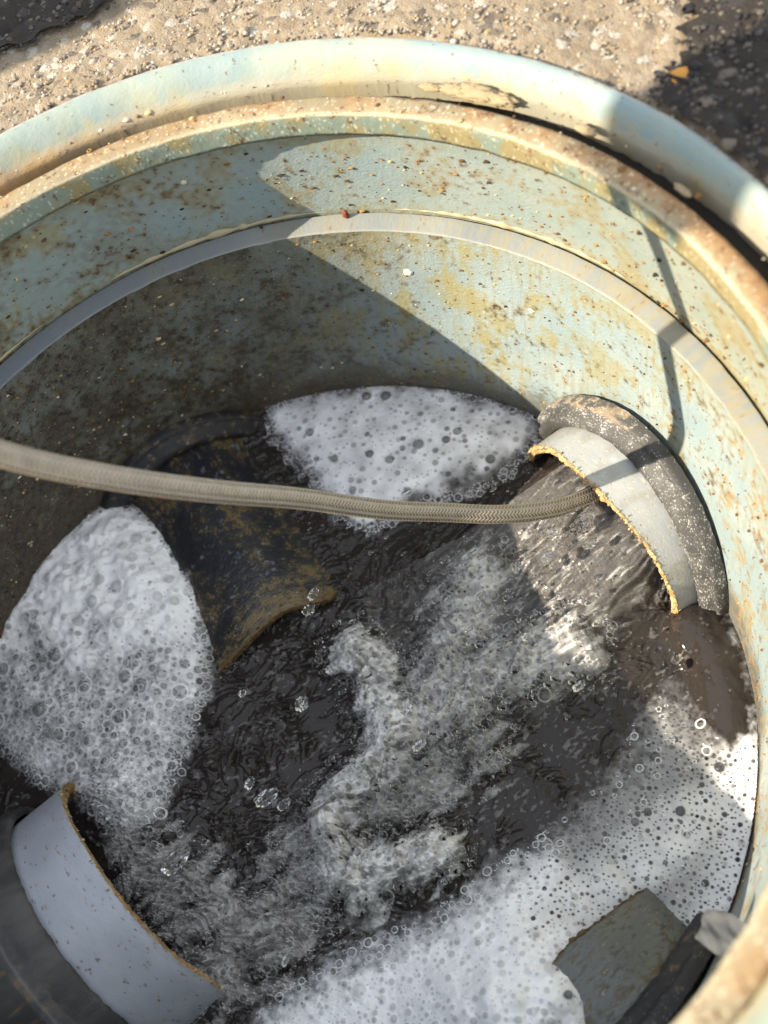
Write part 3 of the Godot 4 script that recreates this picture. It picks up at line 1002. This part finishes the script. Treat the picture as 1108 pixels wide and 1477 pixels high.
# ------------------------------------------------------------------ foam
# A sheet of foam on 0.5 mm cells: cover(x, z) -> Vector2(opacity, thickness) or (-1, 0) where there is none; then bubbles are pressed into it.
func foam_sheet(called: String, label: String, group: String, lo: Vector2, hi: Vector2, cover: Callable, bubbles: Array, tint: Color, micro: float, parts: int, cell := 0.0005) -> Node3D:
	var nx := int((hi.x - lo.x) / cell) + 1
	var ny := int((hi.y - lo.y) / cell) + 1
	var al := PackedFloat32Array()
	var ht := PackedFloat32Array()
	al.resize(nx * ny)
	ht.resize(nx * ny)
	var m1 := nz(301, 420.0, 3)
	for j in ny:
		for i in nx:
			var x := lo.x + i * cell
			var z := lo.y + j * cell
			var k := j * nx + i
			if x * x + z * z > 0.0361:
				al[k] = -1.0
				continue
			var c: Vector2 = cover.call(x, z)
			al[k] = c.x
			if c.x >= 0.0:
				ht[k] = water_at(x, z) + 0.0008 + c.y + m1.get_noise_2d(x, z) * micro
	# bubbles: [x, z, r, see-through 0..1, rim, bulge]
	for b in bubbles:
		var r: float = b[2]
		var i0 := maxi(0, int((b[0] - r * 1.4 - lo.x) / cell))
		var i1 := mini(nx - 1, int((b[0] + r * 1.4 - lo.x) / cell) + 1)
		var j0 := maxi(0, int((b[1] - r * 1.4 - lo.y) / cell))
		var j1 := mini(ny - 1, int((b[1] + r * 1.4 - lo.y) / cell) + 1)
		for j in range(j0, j1 + 1):
			for i in range(i0, i1 + 1):
				var k := j * nx + i
				if al[k] < 0.0:
					continue
				var dx: float = lo.x + i * cell - b[0]
				var dz: float = lo.y + j * cell - b[1]
				var d := sqrt(dx * dx + dz * dz) / r
				if d > 1.4:
					continue
				if d < 1.0:
					var inner := 1.0 - ss(0.72, 1.0, d)
					al[k] = lerpf(al[k], al[k] * (1.0 - b[3]), inner)
					ht[k] += r * b[5] * sqrt(1.0 - d * d)
				var rim := 1.0 - absf(d - 1.03) / 0.22
				if rim > 0.0:
					al[k] = maxf(al[k], minf(1.0, rim * b[4]))
					ht[k] += r * 0.12 * rim
	var v := PackedVector3Array()
	var n := PackedVector3Array()
	var col := PackedColorArray()
	var idx := PackedInt32Array()
	var id := PackedInt32Array()
	id.resize(nx * ny)
	id.fill(-1)
	var org := Vector3((lo.x + hi.x) * 0.5, W, (lo.y + hi.y) * 0.5)
	for j in ny:
		for i in nx:
			var k := j * nx + i
			if al[k] < 0.0:
				continue
			id[k] = v.size()
			v.append(Vector3(lo.x + i * cell, ht[k], lo.y + j * cell) - org)
			var hx0 := ht[k - 1] if i > 0 and al[k - 1] >= 0.0 else ht[k]
			var hx1 := ht[k + 1] if i < nx - 1 and al[k + 1] >= 0.0 else ht[k]
			var hz0 := ht[k - nx] if j > 0 and al[k - nx] >= 0.0 else ht[k]
			var hz1 := ht[k + nx] if j < ny - 1 and al[k + nx] >= 0.0 else ht[k]
			n.append(Vector3((hx0 - hx1) / (2.0 * cell), 1.0, (hz0 - hz1) / (2.0 * cell)).normalized())
			col.append(Color(tint.r, tint.g, tint.b, clampf(al[k], 0.0, 1.0)))
	for j in ny - 1:
		for i in nx - 1:
			var a := id[j * nx + i]
			var b := id[j * nx + i + 1]
			var c := id[(j + 1) * nx + i + 1]
			var d := id[(j + 1) * nx + i]
			if a < 0 or b < 0 or c < 0 or d < 0:
				continue
			if al[j * nx + i] + al[j * nx + i + 1] + al[(j + 1) * nx + i] < 0.02:
				continue
			idx.append_array([a, b, c, a, c, d])
	var o := base(called, org)
	tag(o, label, "foam" if group != "" else "splash", group)
	var fm := vmat(0.5)
	fm.transparency = BaseMaterial3D.TRANSPARENCY_ALPHA
	if group == "":
		fm.roughness = 0.3
		fm.metallic_specular = 0.65
	obj("froth", arrays(v, n, PackedVector2Array(), idx, col), fm, o)
	# the films of the bubbles themselves
	var big := bubbles.duplicate()
	big.sort_custom(func(p: Array, q: Array) -> bool: return p[2] > q[2])
	var dome := film_dome()
	var fmat := film()
	var xf := []
	var made := 0
	for b in big:
		if b[6] < 0.5:
			continue
		var i := int((b[0] - lo.x) / cell)
		var j := int((b[1] - lo.y) / cell)
		if i < 0 or j < 0 or i >= nx or j >= ny or al[j * nx + i] < 0.0:
			continue
		var q: Vector3 = Vector3(b[0], ht[j * nx + i] - b[2] * (0.25 + b[5]), b[1]) - org
		var tr := Transform3D(Basis(Vector3.UP, b[0] * 900.0).scaled(Vector3(b[2] * 1.02, b[2] * 0.9, b[2] * 0.98)), q)
		if made < parts:
			obj("bubble", dome, fmat, o).transform = tr
			made += 1
		else:
			xf.append(tr)
	if xf.size() > 0:
		scatter("small_bubbles", film_dome(8, 4), fmat, xf, [], o)
	return o


var film_m: StandardMaterial3D
func film() -> StandardMaterial3D:
	if film_m == null:
		film_m = StandardMaterial3D.new()
		film_m.albedo_color = Color(0.9, 0.9, 0.92, 0.03)
		film_m.transparency = BaseMaterial3D.TRANSPARENCY_ALPHA
		film_m.roughness = 0.04
		film_m.metallic_specular = 0.7
	return film_m


var domes := {}
func film_dome(seg := 20, rings := 9) -> ArrayMesh:
	var key := seg * 100 + rings
	if not domes.has(key):
		domes[key] = grid(seg, rings, func(i: int, j: int) -> Vector3:
			var a := TAU * (i % seg) / seg
			var b := (PI * 0.60) * j / rings
			return Vector3(sin(b) * cos(a), cos(b), -sin(b) * sin(a)))
	return domes[key]


# Bubbles thrown over lo..hi where keep(x, z) is likelier; sizes r0..r1 with few large.
func throw(count: int, lo: Vector2, hi: Vector2, keep: Callable, r0: float, r1: float, power: float, clear: float, rim: float, bulge: float, film_share: float, apart := 0.0) -> Array:
	var out := []
	var px := 0.0004
	var nx := int((hi.x - lo.x) / px) + 2
	var ny := int((hi.y - lo.y) / px) + 2
	var taken := PackedByteArray()
	if apart > 0.0:
		taken.resize(nx * ny)
	for t in count:
		var x := rng.randf_range(lo.x, hi.x)
		var z := rng.randf_range(lo.y, hi.y)
		var k := rng.randf()
		var r := r0 + (r1 - r0) * pow(rng.randf(), power)
		var see := clampf(clear * rng.randf_range(0.8, 1.1), 0, 1)
		var edge := rim * rng.randf_range(0.8, 1.1)
		var lid := 1.0 if rng.randf() < film_share else 0.0
		if k > keep.call(x, z):
			continue
		if apart > 0.0:
			var ci := int((x - lo.x) / px)
			var cj := int((z - lo.y) / px)
			var hit := taken[cj * nx + ci] != 0
			for a in 12:
				var i := clampi(ci + int(round(cos(TAU * a / 12.0) * r * apart / px)), 0, nx - 1)
				var j := clampi(cj + int(round(sin(TAU * a / 12.0) * r * apart / px)), 0, ny - 1)
				hit = hit or taken[j * nx + i] != 0
			if hit:
				continue
			var n := int(r / px) + 1
			for j in range(maxi(0, cj - n), mini(ny, cj + n + 1)):
				for i in range(maxi(0, ci - n), mini(nx, ci + n + 1)):
					if (i - ci) * (i - ci) + (j - cj) * (j - cj) <= n * n:
						taken[j * nx + i] = 1
		out.append([x, z, r, see, edge, bulge, lid])
	return out


func make_foam() -> void:
	var wob := nz(401, 55.0, 3)
	var den := nz(402, 34.0, 3)
	var fine := nz(403, 300.0, 3)
	# left mound
	var lo := Vector2(-0.17, -0.182)
	var hi := Vector2(-0.034, 0.012)
	var coarse := func(x: float, z: float) -> float:       # 0 in the dense white crown, 1 in the open lower left
		return clampf(ss(-0.095, -0.045, z * 0.85 - x * 0.45 - 0.035 + 0.03 * den.get_noise_2d(x, z)), 0.0, 1.0)
	var cover_l := func(x: float, z: float) -> Vector2:
		var q := Vector2(x, z)
		var d := at_map(map_left, x, z) + 0.004 * wob.get_noise_2d(x, z) + 0.0012 * fine.get_noise_2d(x, z)
		if d < -0.002:
			return Vector2(-1, 0)
		var c: float = coarse.call(x, z)
		var a := ss(-0.001, 0.007, d)
		var body := lerpf(0.98, 0.52 + 0.35 * den.get_noise_2d(x * 1.5, z * 1.5) + 0.35 * fine.get_noise_2d(x, z), c)
		var dt := at_map(map_left, x, z) 
		var th := (0.0135 + 0.004 * den.get_noise_2d(x * 1.3, z * 1.3 + 1.0)) * sqrt(ss(-0.003, 0.030, dt)) * lerpf(1.0, 0.6, c)
		return Vector2(clampf(a * body, 0.0, 1.0), th)
	var in_l := func(x: float, z: float) -> float: return 1.0 if at_map(map_left, x, z) > 0.001 else 0.0
	var b := []
	b += throw(200, lo, hi, func(x: float, z: float) -> float: return in_l.call(x, z) * ss(0.3, 1.0, coarse.call(x, z)), 0.0018, 0.0048, 2.2, 0.62, 0.8, 0.3, 1.0, 0.8)
	b += throw(5200, lo, hi, func(x: float, z: float) -> float: return in_l.call(x, z) * coarse.call(x, z), 0.0004, 0.0024, 3.0, 0.55, 0.85, 0.25, 0.7, 0.7)
	b += throw(900, lo, hi, func(x: float, z: float) -> float: return in_l.call(x, z) * (1.0 - 0.6 * coarse.call(x, z)), 0.0007, 0.0040, 2.8, 0.32, 0.97, 0.14, 1.0, 1.1)
	b += throw(5000, lo, hi, func(x: float, z: float) -> float: return in_l.call(x, z) * (1.0 - coarse.call(x, z)), 0.0004, 0.0009, 2.0, 0.12, 0.97, 0.18, 0.25, 0.7)
	b += throw(9000, lo, hi, func(x: float, z: float) -> float:
		var d := at_map(map_left, x, z)
		return (1.0 if d > -0.0004 and d < 0.0065 else 0.0), 0.0004, 0.0019, 2.6, 0.88, 0.62, 0.3, 0.8, 0.85)
	foam_sheet("foam_mound", "thick white mound of soap foam against the left wall", "soap foam on the water", lo, hi, cover_l, b, Color(0.97, 0.96, 0.945), 0.00012, 80, 0.00042)
	# back patch
	lo = Vector2(0.02, -0.19)
	hi = Vector2(0.172, -0.07)
	var cover_b := func(x: float, z: float) -> Vector2:
		var d := at_map(map_back, x, z) + 0.007 * wob.get_noise_2d(x, z) + 0.001 * fine.get_noise_2d(x, z)
		if d < -0.002:
			return Vector2(-1, 0)
		var thin := ss(-0.105, -0.080, z + x * 0.12 + 0.02 * den.get_noise_2d(x * 1.4, z * 1.4) - 0.014) * ss(0.06, 0.085, x)
		var a := ss(-0.001, 0.014, d) * lerpf(0.84 + 0.3 * den.get_noise_2d(x * 1.6 + 3.0, z * 1.6), 0.26 + 0.5 * den.get_noise_2d(x * 2.0, z * 2.0), thin)
		return Vector2(clampf(a, 0.0, 1.0), 0.005 * sqrt(ss(-0.002, 0.03, at_map(map_back, x, z))))
	var in_b := func(x: float, z: float) -> float: return 1.0 if at_map(map_back, x, z) > 0.001 else 0.0
	b = []
	b += throw(1900, lo, hi, in_b, 0.0005, 0.0020, 2.6, 0.5, 0.0, 0.05, 0.5, 1.1)
	b += throw(90, lo, hi, in_b, 0.0016, 0.0036, 1.6, 0.75, 0.6, 0.1, 1.0, 1.0)
	b += throw(5000, lo, hi, func(x: float, z: float) -> float:
		var d := at_map(map_back, x, z)
		return (1.0 if d > -0.001 and d < 0.006 else 0.0), 0.0005, 0.0020, 2.4, 0.8, 0.7, 0.2, 0.7)
	foam_sheet("foam_patch", "pitted greyish foam floating along the shaded back wall behind the hose", "soap foam on the water", lo, hi, cover_b, b, Color(0.93, 0.92, 0.94), 0.00018, 40)
	# right and front sheet
	lo = Vector2(-0.102, 0.034)
	hi = Vector2(0.191, 0.191)
	var upper := func(x: float, z: float) -> float:        # 1 in the flat pitted part near the right wall
		return ss(0.035, 0.085, x - (z - 0.09) * 0.15 + 0.02 * den.get_noise_2d(x, z))
	var cover_r := func(x: float, z: float) -> Vector2:
		var rr := sqrt(x * x + z * z)
		var d := at_map(map_right, x, z) + 0.006 * wob.get_noise_2d(x, z) + 0.0015 * fine.get_noise_2d(x, z)
		if d < -0.003:
			return Vector2(-1, 0)
		var u: float = upper.call(x, z)
		var grey := u * ss(0.050, 0.006, d - 0.004 - 0.05 * ss(0.115, 0.145, z)) * ss(0.192, 0.160, rr) + 0.75 * u * ss(0.105, 0.075, z)
		var a := ss(-0.002, lerpf(0.020, 0.018, u), d + 0.006 * wob.get_noise_2d(x * 3.0, z * 3.0))
		var body := lerpf(0.96 + 0.08 * den.get_noise_2d(x * 1.6, z * 1.6) + 0.10 * fine.get_noise_2d(x, z), 0.90, u) - 0.62 * clampf(grey, 0.0, 1.0)
		a *= ss(0.006, 0.013, hump_d(Vector2(x, z)) + 0.004 * wob.get_noise_2d(x * 3.0, z * 3.0)) if x > 0.12 and z < 0.11 else 1.0
		return Vector2(clampf(a * body, 0.0, 1.0), (lerpf(0.008, 0.004, u) + 0.0012 * den.get_noise_2d(x * 1.8, z * 1.8)) * sqrt(ss(-0.003, 0.04, at_map(map_right, x, z))) + 0.003 * ss(0.178, 0.19, rr) + (0.036 + 0.006 * den.get_noise_2d(x, z)) * exp(-((x - 0.026) * (x - 0.026) + (z - 0.153) * (z - 0.153)) / 0.0013))
	var in_r := func(x: float, z: float) -> float: return 0.0 if x > 0.12 and z < 0.11 and hump_d(Vector2(x, z)) < 0.012 else 1.0 if at_map(map_right, x, z) > 0.001 and x * x + z * z < 0.0357 else 0.0
	b = []
	b += throw(420, lo, hi, func(x: float, z: float) -> float: return in_r.call(x, z) * upper.call(x, z) * bump(z * 1000.0 + x * 200.0, 118.0, 26.0), 0.0011, 0.0031, 2.8, 0.97, 0.0, 0.05, 1.0, 1.25)
	b += throw(26000, lo, hi, func(x: float, z: float) -> float:
		var d := at_map(map_right, x, z)
		return in_r.call(x, z) * upper.call(x, z) * (0.12 + 0.88 * ss(0.070, 0.015, d)), 0.00042, 0.00125, 2.2, 0.93, 0.0, 0.0, 0.7, 1.12)
	b += throw(170, lo, hi, func(x: float, z: float) -> float: return in_r.call(x, z) * (1.0 - upper.call(x, z)), 0.0016, 0.0040, 2.6, 0.22, 0.5, 0.25, 1.0, 1.0)
	b += throw(9000, lo, hi, func(x: float, z: float) -> float: return in_r.call(x, z) * (1.0 - 0.9 * upper.call(x, z)), 0.0004, 0.0019, 2.8, 0.36, 0.96, 0.22, 0.6, 0.75)
	b += throw(1600, lo, hi, func(x: float, z: float) -> float:
		var d := at_map(map_right, x, z)
		return in_r.call(x, z) * (1.0 - upper.call(x, z)) * ss(0.014, 0.004, d), 0.0005, 0.0016, 2.4, 0.85, 0.34, 0.2, 0.8, 1.0)
	var on_pipe := func(x: float, z: float) -> float: return bump(sqrt((x - 0.046) * (x - 0.046) + (z - 0.156) * (z - 0.156)) * 1000.0, 0.0, 11.0)
	b += throw(500, lo, hi, on_pipe, 0.0008, 0.0038, 1.6, 0.9, 0.7, 0.3, 1.0, 0.9)
	foam_sheet("foam_sheet", "wide sheet of white foam with dark bubble holes along the right and front", "soap foam on the water", lo, hi, cover_r, b, Color(0.94, 0.94, 0.955), 0.00016, 90, 0.0004)


# ------------------------------------------------------------------ hose
func make_hose() -> void:
	var pts := [Vector3(-0.62, 0.745, -0.10), Vector3(-0.50, 0.60, -0.098), Vector3(-0.36, 0.445, -0.094), Vector3(-0.25, 0.325, -0.088), Vector3(-0.165, 0.216, -0.079), Vector3(-0.113, 0.146, -0.066), Vector3(-0.078, 0.092, -0.0545), Vector3(-0.0330, 0.0258, -0.0395), Vector3(-0.0114, -0.0010, -0.0350), Vector3(0.0116, -0.0321, -0.0352), Vector3(0.0365, -0.0680, -0.0388), Vector3(0.0640, -0.1035, -0.0382), Vector3(0.0905, -0.1300, -0.0368), Vector3(0.1100, -0.1425, -0.0320), Vector3(0.1317, -0.1560, -0.0302), Vector3(0.1494, -0.1660, -0.0321), Vector3(0.1605, -0.1712, -0.0347), Vector3(0.1850, -0.1810, -0.0380), Vector3(0.2300, -0.2100, -0.0410), Vector3(0.2800, -0.2400, -0.0520)]
	var cv := Curve3D.new()
	cv.bake_interval = 0.001
	for i in pts.size():
		var p0: Vector3 = pts[maxi(i - 1, 0)]
		var p1: Vector3 = pts[mini(i + 1, pts.size() - 1)]
		var before: float = pts[i].distance_to(p0)
		var after: float = pts[i].distance_to(p1)
		var dir := (p1 - p0).normalized()
		cv.add_point(pts[i], -dir * before * 0.33, dir * after * 0.33)
	var length := cv.get_baked_length()
	var rad := 0.0039
	var around := 72
	# fine steps where the camera sees the weave, coarse ones up to the added reel
	var stops := PackedFloat32Array()
	var near_at := cv.get_closest_offset(Vector3(-0.075, 0.10, -0.05))
	var t := 0.0
	while t < length:
		stops.append(t)
		t += 0.004 if t < near_at else 0.00025
	var seen := stops.size()
	var c0 := PackedVector3Array()
	var fx := PackedVector3Array()
	var fy := PackedVector3Array()
	var u := Vector3.UP
	for s in stops:
		var p := cv.sample_baked(s, true)
		var q := cv.sample_baked(minf(s + 0.002, length), true)
		var dir := (q - p).normalized() if q.distance_to(p) > 1e-6 else Vector3(1, -0.5, 0).normalized()
		u = (u - dir * u.dot(dir)).normalized()
		c0.append(p)
		fx.append(u)
		fy.append(dir.cross(u))
	var cols := PackedColorArray()
	cols.resize(seen * (around + 1))
	var dirt := nz(501, 160.0, 3)
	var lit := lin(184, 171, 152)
	var groove_shade := lin(52, 47, 38)
	var carriers := 16.0
	var lay := 0.00175                        # metres from rib to rib
	var mesh := grid(around, seen - 1, func(i: int, j: int) -> Vector3:
		var th := TAU * (i % around) / around
		var s := stops[j]
		var col := carriers * th / TAU
		var zig := absf(fposmod(col, 2.0) - 1.0)                             # 0..1..0 across a pair of columns
		var ph := s / lay + 0.85 * zig
		var fr := ph - floorf(ph)
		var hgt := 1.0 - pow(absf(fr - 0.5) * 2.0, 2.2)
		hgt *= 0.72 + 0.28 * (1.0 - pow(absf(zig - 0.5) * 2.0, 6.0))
		var wires := 0.12 * absf(sin(fr * PI * 3.0))
		var dir := fx[j] * cos(th) + fy[j] * sin(th)
		var p := c0[j] + dir * (rad + 0.00072 * (hgt - 0.5) + 0.0002 * wires)
		cols[j * (around + 1) + i] = groove_shade.lerp(lit, clampf(0.78 * hgt + 0.2 + 0.15 * dirt.get_noise_3dv(p), 0.0, 1.0))  # colour darkens in the grooves, painting shade between the ribs
		return p, true, null, cols)
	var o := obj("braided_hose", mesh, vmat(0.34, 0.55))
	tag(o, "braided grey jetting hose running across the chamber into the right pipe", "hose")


# ------------------------------------------------------------------ splash
func make_splash() -> void:
	var n1 := nz(601, 75.0, 3)
	var n2 := nz(602, 330.0, 3)
	var n3 := nz(603, 300.0, 3)
	var perp := Vector2(-FLOW.y, FLOW.x)
	var lo := Vector2(-0.125, -0.06)
	var hi := Vector2(0.188, 0.100)
	var cover := func(x: float, z: float) -> Vector2:
		var q := Vector2(x, z)
		var s := q.dot(FLOW)
		var t := q.dot(perp)
		var a := n1.get_noise_2d(s * 0.5, t)
		var f := n2.get_noise_2d(s * 0.6, t)
		var da := at_map(map_a, q.x, q.y)
		var db := at_map(map_b, q.x, q.y)
		var dc := at_map(map_c, q.x, q.y)
		var k := ss(0.015, 0.008, da + 0.011 * a + 0.003 * f) * 0.90
		k = maxf(k, ss(0.020, 0.006, db + 0.015 * a + 0.004 * f) * 0.74)
		k = maxf(k, ss(0.020, 0.002, dc + 0.024 * a + 0.006 * f) * 0.50)
		k = maxf(k, 0.13 * ss(0.0, 0.7, 0.5 * a + 0.9 * f))
		var sj := (q - Vector2(0.157, -0.03)).dot(FLOW)
		var tj := (q - Vector2(0.157, -0.03)).dot(perp)
		var jet := ss(0.052 + sj * 0.16, 0.03 + sj * 0.05, absf(tj)) * ss(-0.035, -0.01, sj) * ss(0.15, 0.04, sj)
		if jet > 0.0:
			var thread := n3.get_noise_2d(sj * 0.22, tj) + 0.4 * n1.get_noise_2d(sj * 0.6, tj + 5.0)
			k = maxf(k, jet * (0.10 + 0.30 * ss(0.15, 0.65, thread + 0.3 * a)))
		k *= ss(0.008, 0.014, hump_d(q))
		if k < 0.02:
			return Vector2(-1, 0)
		return Vector2(clampf(k * (0.88 + 0.3 * f), 0.0, 0.92), 0.0006)
	var keep := func(x: float, z: float) -> float:
		var q := Vector2(x, z)
		return ss(0.030, 0.004, minf(at_map(map_a, q.x, q.y), minf(at_map(map_b, q.x, q.y), at_map(map_c, q.x, q.y))))
	var b := []
	b += throw(9000, lo, hi, keep, 0.0005, 0.0018, 3.0, 0.5, 0.62, 0.4, 0.5)
	b += throw(140, lo, hi, keep, 0.0012, 0.0034, 2.0, 0.4, 0.6, 0.4, 1.0)
	foam_sheet("splash_froth", "grey aerated crests of churning water in the middle of the chamber", "", lo, hi, cover, b, Color(0.84, 0.82, 0.79), 0.0002, 20)
	# bubbles riding on the dark water
	var xf := []
	for k in 9000:
		var r := 0.186 * sqrt(rng.randf())
		var an := rng.randf() * TAU
		var x := r * cos(an)
		var z := r * sin(an)
		if calm_at(x, z) > 0.6 or rng.randf() > 0.25 + 0.9 * maxf(0.0, n1.get_noise_2d(x * 0.7, z * 0.7) + 0.3):
			continue
		var s := 0.00025 + 0.0011 * pow(rng.randf(), 4.0)
		xf.append(Transform3D(Basis.IDENTITY.scaled(Vector3.ONE * s), Vector3(x, water_at(x, z) - s * 0.1, z)))
	scatter("water_bubbles", film_dome(8, 4), film(), xf, [], get_node("water"))
	# drops in the air
	var clear := StandardMaterial3D.new()
	clear.albedo_color = Color(1, 1, 1, 0.0)
	clear.refraction_enabled = true
	clear.refraction_scale = 0.033
	clear.roughness = 0.02
	clear.transparency = BaseMaterial3D.TRANSPARENCY_ALPHA
	var shapes := []
	for k in 5:
		shapes.append(lump(620 + k, 0.26, 26, 16, 0.9))
	for i in range(0, DROPS.size(), 3):
		var o := obj("water_droplet", shapes[(i / 3) % 5], clear)
		var s: float = DROPS[i + 2] * 0.0005
		o.position = Vector3(DROPS[i], -0.170, DROPS[i + 1])
		o.basis = Basis(Vector3.UP, 0.45 + rng.randf_range(-0.4, 0.4)).scaled_local(Vector3(s * rng.randf_range(1.0, 1.7), s * 0.85, s * rng.randf_range(0.7, 1.0)))
		var said: String = DROP_LABELS[i / 3]
		tag(o, said, "droplet", "drops flung up by the splash")
	xf = []
	var src := Vector3(0.150, -0.16, -0.028)
	for k in 3600:
		var s := rng.randf()
		var q := Vector3.ZERO
		var r := 0.00018 + 0.0008 * pow(rng.randf(), 3.5)
		var st := 1.0
		if k < 520:                             # spray leaving the mouth of the pipe
			q = src + Vector3(FLOW.x, 0, FLOW.y) * s * 0.12 + Vector3(perp.x, 0, perp.y) * rng.randfn(0.0, 0.020 + 0.03 * s) + Vector3.UP * rng.randf_range(-0.036, 0.006 - 0.02 * s)
			st = rng.randf_range(1.0, 3.6)
		else:
			q = Vector3(rng.randf_range(-0.09, 0.12), W + 0.01 + 0.03 * rng.randf(), rng.randf_range(-0.06, 0.09))
			st = rng.randf_range(0.9, 1.6)
			if k > 620:                         # beads thrown up along the edges of the crests
				var e := minf(at_map(map_a, q.x, q.z), at_map(map_b, q.x, q.z))
				if e < 0.006 or e > 0.020:
					continue
				r = 0.0005 + 0.0016 * pow(rng.randf(), 2.0)
				q.y = water_at(q.x, q.z) + r * rng.randf_range(0.4, 3.0)
		if q.y < water_at(q.x, q.z):
			q.y = water_at(q.x, q.z) + 0.001
		xf.append(Transform3D(Basis(Vector3.UP, atan2(FLOW.y, -FLOW.x) + PI + rng.randf_range(-0.15, 0.15)).scaled_local(Vector3(r * st, r, r)), q))
	scatter("water_spray", lump(640, 0.2, 8, 6), clear, xf, [])
	tag(get_node("water_spray"), "fine spray of tiny drops flying off the churned water", "spray")


# ------------------------------------------------------------------ odds and ends
func make_small_things() -> void:
	# a limp scrap of pale plastic on the wall beside the lower right pipe
	var nn := nz(701, 60.0, 2)
	var scrap := grid(14, 10, func(i: int, j: int) -> Vector3:
		var u := i / 14.0 - 0.5
		var v := j / 10.0 - 0.5
		return Vector3(u * 0.015 * (1.0 - 0.5 * absf(v)), v * 0.018 + 0.0008 * sin(u * 5.0), 0.002 * nn.get_noise_2d(u * 0.03, v * 0.03)))
	var sm := mat(Color(0.30, 0.31, 0.32), 0.8)
	var o := obj("plastic_scrap", scrap, sm)
	var az := deg_to_rad(-53.5)
	o.position = Vector3(0.1060, -0.128, 0.1600)
	o.basis = Basis(Vector3.UP, az - PI / 2.0) * Basis(Vector3.RIGHT, -1.15)
	tag(o, "pale limp scrap of plastic stuck on the wall above the lower right pipe", "scrap")


# ------------------------------------------------------------------ unseen prop added out of frame to throw shadows on the concrete
func make_shadow_prop() -> void:
	var o := base("added_shadow_prop", Vector3(-0.62, 0, -0.47))
	tag(o, "unseen added machine with a hose reel standing on the ground left of the chamber", "prop")
	var box := BoxMesh.new()
	box.size = Vector3(0.34, 0.42, 0.34)
	var cab := obj("cabinet", box, mat(Color(0.25, 0.27, 0.3), 0.5), o)
	cab.position = Vector3(0, 0.27, 0)
	for s in [-1, 1]:
		var w := CylinderMesh.new()
		w.top_radius = 0.06
		w.bottom_radius = 0.06
		w.height = 0.03
		var wo := obj("wheel", w, mat(Color(0.1, 0.1, 0.1), 0.8), o)
		wo.position = Vector3(0.1 * s, 0.06, 0.186)
		wo.rotation.x = PI / 2
	var post := CylinderMesh.new()
	post.top_radius = 0.014
	post.bottom_radius = 0.014
	post.height = 0.30
	var po := obj("post", post, mat(Color(0.5, 0.5, 0.5), 0.4, 0.8), o)
	po.position = Vector3(0, 0.62, 0.1)
	var arm := CylinderMesh.new()
	arm.top_radius = 0.012
	arm.bottom_radius = 0.012
	arm.height = 0.34
	var ao := obj("arm", arm, mat(Color(0.5, 0.5, 0.5), 0.4, 0.8), o)
	ao.position = Vector3(0, 0.66, 0.24)
	ao.rotation.x = PI / 2
	var drum := CylinderMesh.new()
	drum.top_radius = 0.14
	drum.bottom_radius = 0.14
	drum.height = 0.055
	var d := obj("reel", drum, mat(Color(0.3, 0.3, 0.28), 0.6), o)
	d.position = Vector3(0, 0.655, 0.365)
	d.rotation.x = PI / 2
